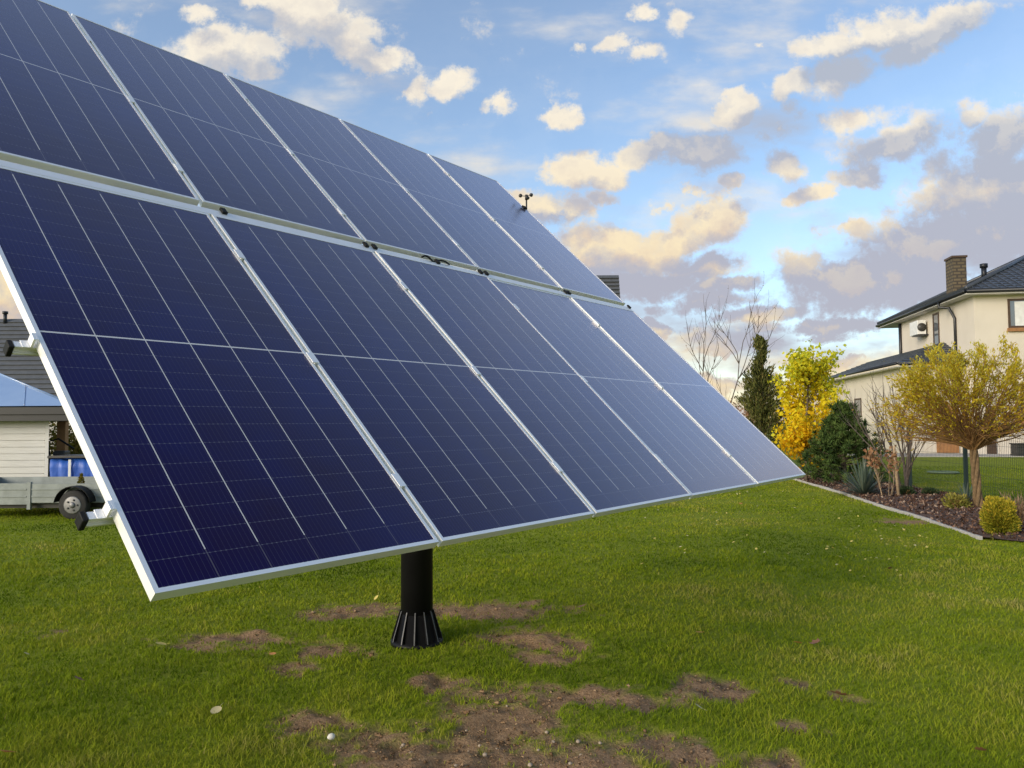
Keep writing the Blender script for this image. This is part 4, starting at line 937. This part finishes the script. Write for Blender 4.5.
    T = np.array(tuft); i = np.repeat(np.arange(len(T)), 26); D = NR.normal(size=(len(i), 3)); D[:, 2] += .7; D /= np.linalg.norm(D, axis=1)[:, None]
    tt = np.repeat(NR.random(len(T)), 26); leaves('crown', T[i] + D * .055, .13, M['l_pine'], t, np.clip(tt * .7 + .3 * NR.random(len(i)), 0, 1), .10, 0, D * 4)
    # --- yucca
    def spikes(name, q, n, L0, wd, mt, lab, cat, el0=.1):
        V = []; Fq = []; tn = []
        for k in range(n):
            a = NR.random() * 2 * PI; el = el0 + (1.5 - el0) * NR.random(); L_ = L0 * (.7 + .4 * NR.random()); d = np.array([math.cos(a) * math.cos(el), math.sin(a) * math.cos(el), math.sin(el)]); s = np.array([-math.sin(a), math.cos(a), 0]) * wd; b = len(V); tv = NR.random()
            for f, wf in ((0, .7), (.35, 1), (.7, .7), (1, .05)):
                p = d * L_ * f - np.array([0, 0, .16 * L_ * f * f * math.cos(el)]); V += [p - s * wf, p + s * wf]; tn += [tv, tv]
            for j in range(3): Fq.append((b + 2*j, b + 2*j + 1, b + 2*j + 3, b + 2*j + 2))
        o = arrays(name, np.array(V), np.array(Fq), 4, mt, None, tn, False, q); tag(o, lab, cat); return o
    q = G(864, 497); q[2] = .03; spikes('yucca', q, 190, .80, .016, M['l_yucca'], 'spiky blue green yucca clump in front of the dwarf pine', 'plant', .05)
    q = G(966, 508); q[2] = .05; spikes('iris_clump', q, 26, .48, .013, M['l_yucca'], 'small clump of green blades beside the braided trunk', 'plant', .8)
    # --- russet stems shrub with stake
    rg = random.Random(41); q = G(887, 500); q[2] = .03; t = empty('hydrangea', q); tag(t, 'dried out hydrangea with pale stems and rusty leaves beside yucca', 'shrub')
    mb = MB(); tips = []
    for k in range(9): a = rg.uniform(0, 2 * PI); grow(rg, (.08 * math.cos(a), .08 * math.sin(a), 0), (.2 * math.cos(a), .2 * math.sin(a), 1), .66, .008, 1, mb, tips, .45, 3, .06, .1, .45)
    mb.build('stems', M['wood_stake'], t); tips = [x for x in tips if x[0][2] > .6]; P, D = sprinkle(tips, 300, .05); leaves('leaves', P, .06, M['l_red'], t, None, .7)
    q = G(899, 500); tp = at(894, 446, q[1] + .1); mb = MB(); mb.tube([(0, 0, -.05), tp - q], [.028, .026], 10); tag(mb.build('tree_stake', M['wood_stake'], None, 0, q), 'pale round wooden stake leaning next to the bare shrub', 'stake')
    rg = random.Random(43); q = G(905, 494); q[2] = .02; t = empty('bare_shrub', q); tag(t, 'nearly leafless upright shrub with grey brown twigs by stake', 'shrub')
    mb = MB(); tips = []
    for k in range(7): a = rg.uniform(0, 2 * PI); grow(rg, (.05 * math.cos(a), .05 * math.sin(a), 0), (-.16 + .30 * math.cos(a), .3 * math.sin(a), 1), 1.5, .026, 2, mb, tips, .5, 4, .08, .10, .56, 6)
    mb.build('stems', M['grey_twig'], t); P, D = sprinkle(tips, 110, .02); leaves('leaves', P, .04, M['l_willow'], t, None, .5)
    # --- small rounded shrubs
    def ball(name, q, rx, rz, n, sz, mt, lab, cat, sharp=.35, asp=.5, upd=.6):
        t = empty(name, q); tag(t, lab, cat); d = NR.normal(size=(n, 3)); d /= np.linalg.norm(d, axis=1)[:, None]; rr = (NR.random(n) ** sharp)
        lump = 1 + .16 * np.sin(d[:, 0] * 5 + 1) * np.sin(d[:, 2] * 6) + .1 * np.sin(d[:, 1] * 9)
        P = d * (rr * lump)[:, None] * np.array([rx, rx, rz]) + np.array([0, 0, rz * .92]); P[:, 2] = np.maximum(P[:, 2], .0)
        tint = np.clip(.25 + .35 * (P[:, 2] / (2 * rz)) + .15 * rr + .2 * NR.normal(size=n), 0, 1); leaves('crown', P, sz, mt, t, tint, asp, upd, d)
        mb = MB(); g = random.Random(n)
        for k in range(10): a = g.uniform(0, 2 * PI); mb.tube([(0, 0, 0), (rx * .3 * math.cos(a), rx * .3 * math.sin(a), rz * .7), (rx * .7 * math.cos(a), rx * .7 * math.sin(a), rz * 1.3)], [.012, .008, .003], 4, cap=False)
        mb.build('stems', M['twig'], t); return t
    q = G(1000, 538); ball('thuja', q, .205, .275, 12000, .032, M['l_thuja'], 'globe shaped golden yellow thuja at the near end of the bed', 'shrub', .3, .35, .6)
    q = G(907, 499); q[2] = .03; ball('box_shrub', q, .15, .12, 900, .04, M['l_box'], 'little dark green ball shrub at the foot of the stake', 'shrub')
    q = G(931, 499); q[2] = .03; ball('box_shrub', q, .15, .10, 800, .04, M['l_box'], 'little dark green ball shrub alone in mulch left of fence post', 'shrub')
    q = G(957, 513); q[2] = .04; ball('spirea', q, .20, .15, 900, .045, M['l_lime'], 'low lime yellow shrub left of the braided trunk', 'shrub')
    q = G(1019, 530); q[2] = .02; ball('dry_perennial', q, .28, .26, 700, .10, M['l_dry'], 'dry pinkish ornamental grass clump at the right edge of bed', 'plant', .5, .06, 1.2)
    q = G(993, 541); spikes('garden_ornament_stem', q, 9, .10, .008, M['l_lime'], 'tiny pale green sprout in front of the golden thuja', 'plant', .9)
    # --- bushes on the left by the shed
    rg = random.Random(51); Y = 20.; q = at(68, 470, Y); t = empty('autumn_bush', (q[0], Y, 0)); tag(t, 'yellow green bush behind the timber post by the shed', 'shrub')
    mb = MB(); tips = []
    for k in range(22): a = rg.uniform(0, 2 * PI); grow(rg, (rg.uniform(-.5, .5), rg.uniform(-.2, .2), 0), (.4 * math.cos(a), .4 * math.sin(a), 1), 1.05, .014, 1, mb, tips, .5, 4)
    mb.build('stems', M['twig'], t); P, D = sprinkle(tips, 3000, .09); leaves('crown', P, .09, M['l_bush'], t, None, .6)
    Y = 14.2; q = at(81, 490, Y); t = empty('young_thuja', (q[0], Y, 0)); tag(t, 'little cone shaped green conifer behind the trailer side', 'shrub')
    n = 900; z = NR.random(n); hh = z_at(474, 81, Y); a = NR.random(n) * 2 * PI; r_ = .15 * (1 - z) + .01; P = np.stack([r_ * np.cos(a), r_ * np.sin(a), z * hh], 1); leaves('crown', P, .06, M['l_bush'], t, None, .3, .8)
    mb = MB(); mb.tube([(0, 0, 0), (0, 0, hh)], [.02, .004], 5); mb.build('stem', M['twig'], t)
build_plants()

# ------------------------------------------------------------------ fallen leaves and stones
M['fl_yellow'] = mat('fallen_yellow_leaf', (.62, .50, .12), (.50, .40, .10), .6, 30)
M['fl_pale'] = mat('fallen_pale_leaf', (.56, .50, .28), (.46, .40, .20), .7, 30)
M['fl_brown'] = mat('fallen_brown_leaf', (.24, .11, .055), (.15, .075, .04), .7, 30)
M['fl_orange'] = mat('fallen_orange_leaf', (.50, .22, .05), (.40, .17, .04), .7, 30)
M['pebble'] = mat('pale_pebble', (.38, .31, .23), (.26, .20, .15), .8, 20)
def leaf_mesh(name, mt, curl=.35, lobes=True):
    n = 14; vs = [(0, 0, 0)]
    for k in range(n):
        a = 2 * PI * k / n; r = (.5 + (.16 if lobes and k % 2 else -.03) + .12 * math.cos(a)); x, y = r * math.cos(a), r * math.sin(a) * .75; vs.append((x, y, curl * (x * x * .6 + y * y * 1.2)))
    mb = MB(); mb.add(vs, [(0, 1 + k, 1 + (k + 1) % n) for k in range(n)], 0, True); mb.tube([(-.4, 0, .06), (-.75, .03, .1)], [.02, .015], 4)
    o = mb.build(name, mt); return o
def ground_at(p): return float(ground_z(np.array([p[0]]), np.array([p[1]]))[0])
def put(o, p, s, lift=.03):
    o.location = (float(p[0]), float(p[1]), ground_at(p) + lift); o.scale = (s, s, s); o.rotation_euler = (rnd.uniform(-.5, .5), rnd.uniform(-.5, .5), rnd.uniform(0, 6.28))
def scatter():
    one = [  # px, py, size m, material, label
        (842, 704, .085, 'fl_brown', 'dark brown curled leaf on the lawn at the right front'),
        (817, 649, .075, 'fl_brown', 'brown leaf on the lawn, larger of two at mid right'),
        (798, 648, .06, 'fl_orange', 'tan leaf just left of a bigger brown leaf on the lawn'),
        (700, 639, .055, 'fl_orange', 'lone tan leaf on shaded grass right of the pole'),
        (376, 603, .06, 'fl_yellow', 'upright yellow leaf on grass left of the pole'),
        (162, 652, .075, 'fl_yellow', 'yellow leaf at the edge of the left earth patch'),
        (217, 716, .07, 'fl_pale', 'pale leaf lying flat on dark grass at the left front'),
        (272, 658, .06, 'fl_orange', 'rusty leaf between two earth patches left of the pole'),
        (5, 764, .08, 'fl_orange', 'orange leaf in the bottom left corner of lawn'),
        (79, 687, .05, 'fl_brown', 'small brown leaf on the dark grass at far left'),
        (583, 611, .06, 'fl_brown', 'brown leaf on the lawn behind the right earth patch'),
        (741, 506, .08, 'fl_orange', 'orange tan leaf on the lawn near the array right end'),
        (840, 560, .06, 'fl_yellow', 'amber leaf on open lawn below the kerb stones'),
        (890, 572, .05, 'fl_brown', 'brown leaf close to pale specks on the right lawn'),
        (26, 660, .045, 'fl_pale', 'tiny pale leaf at the far left of the lawn'),
        (700, 716, .05, 'fl_pale', 'pale leaf among the thin grass right of the big earth patch'),
        (980, 757, .05, 'fl_brown', 'brown leaf in the bottom right corner of lawn')]
    for px, py, s, mt, lab in one:
        o = leaf_mesh('fallen_leaf', M[mt], rnd.uniform(.2, .8), mt == 'fl_brown'); put(o, G(px, py), s, .038); tag(o, lab, 'leaf', 'single fallen leaves on the lawn')
    proto = leaf_mesh('fallen_leaf', M['fl_yellow'], .3); proto2 = leaf_mesh('fallen_leaf', M['fl_pale'], .3, False)
    first = [True, True]
    for k in range(210):
        px = rnd.uniform(640, 935); lo = 487 + max(0, (690 - px)) * .28 if px < 800 else 490 + (px - 800) * .335; py = lo + 6 + 75 * rnd.random() ** 2.2
        j = 0 if rnd.random() < .7 else 1; src = (proto, proto2)[j]
        o = src if first[j] else src.copy()
        if not first[j]: COL.objects.link(o)
        first[j] = False
        put(o, G(px, py), rnd.uniform(.02, .036), .026)
        tag(o, 'small yellow leaf among many on the far lawn by the kerb' if j == 0 else 'small pale leaf among the yellow ones on the far lawn', 'leaf', 'yellow leaves strewn on the far lawn' if j == 0 else 'pale leaves strewn on the far lawn')
    # white stone and pebbles in the bare earth
    def stone(r):
        bm = bmesh.new(); bmesh.ops.create_icosphere(bm, subdivisions=2, radius=r)
        for v in bm.verts: v.co *= 1 + .25 * math.sin(v.co.x / r * 3.1 + 1) * math.cos(v.co.y / r * 2.3); 
        for v in bm.verts: v.co.z *= .6
        me = bpy.data.meshes.new('pebble'); bm.to_mesh(me); bm.free(); me.materials.append(M['pebble'])
        for p in me.polygons: p.use_smooth = True
        return me
    M['white_stone'] = mat('white_stone', (.7, .68, .62), None, .8, 20); me = stone(.022); me.materials[0] = M['white_stone']; o = bpy.data.objects.new('white_pebble', me); COL.objects.link(o); o.location = tuple(G(331, 743) + [0, 0, .03]); tag(o, 'round white pebble on the grass beside the earth patch', 'stone')
    me = stone(.009)
    for k in range(28):
        px = rnd.uniform(400, 620); py = rnd.uniform(700, 767)
        if abs(px - 495) > (py - 690) * 2.2: continue
        o = bpy.data.objects.new('pebble', me); COL.objects.link(o); p = G(px, py); o.location = (p[0], p[1], ground_at(p) + .0); s = rnd.uniform(.5, 1.5); o.scale = (s, s, s); o.rotation_euler = (0, 0, rnd.uniform(0, 6))
        tag(o, 'little pebble lying in the large bare earth patch at front', 'stone', 'pebbles in the bare earth')
    q = at(1022, 524, 11.); mb = MB(); mb.box((-.1, -.1, 0), (.35, .15, .12)); tag(mb.build('edging_block', M['stone'], None, .025, (q[0], q[1], .0)), 'white stone block lying behind the thuja at the right edge', 'stone')
scatter()
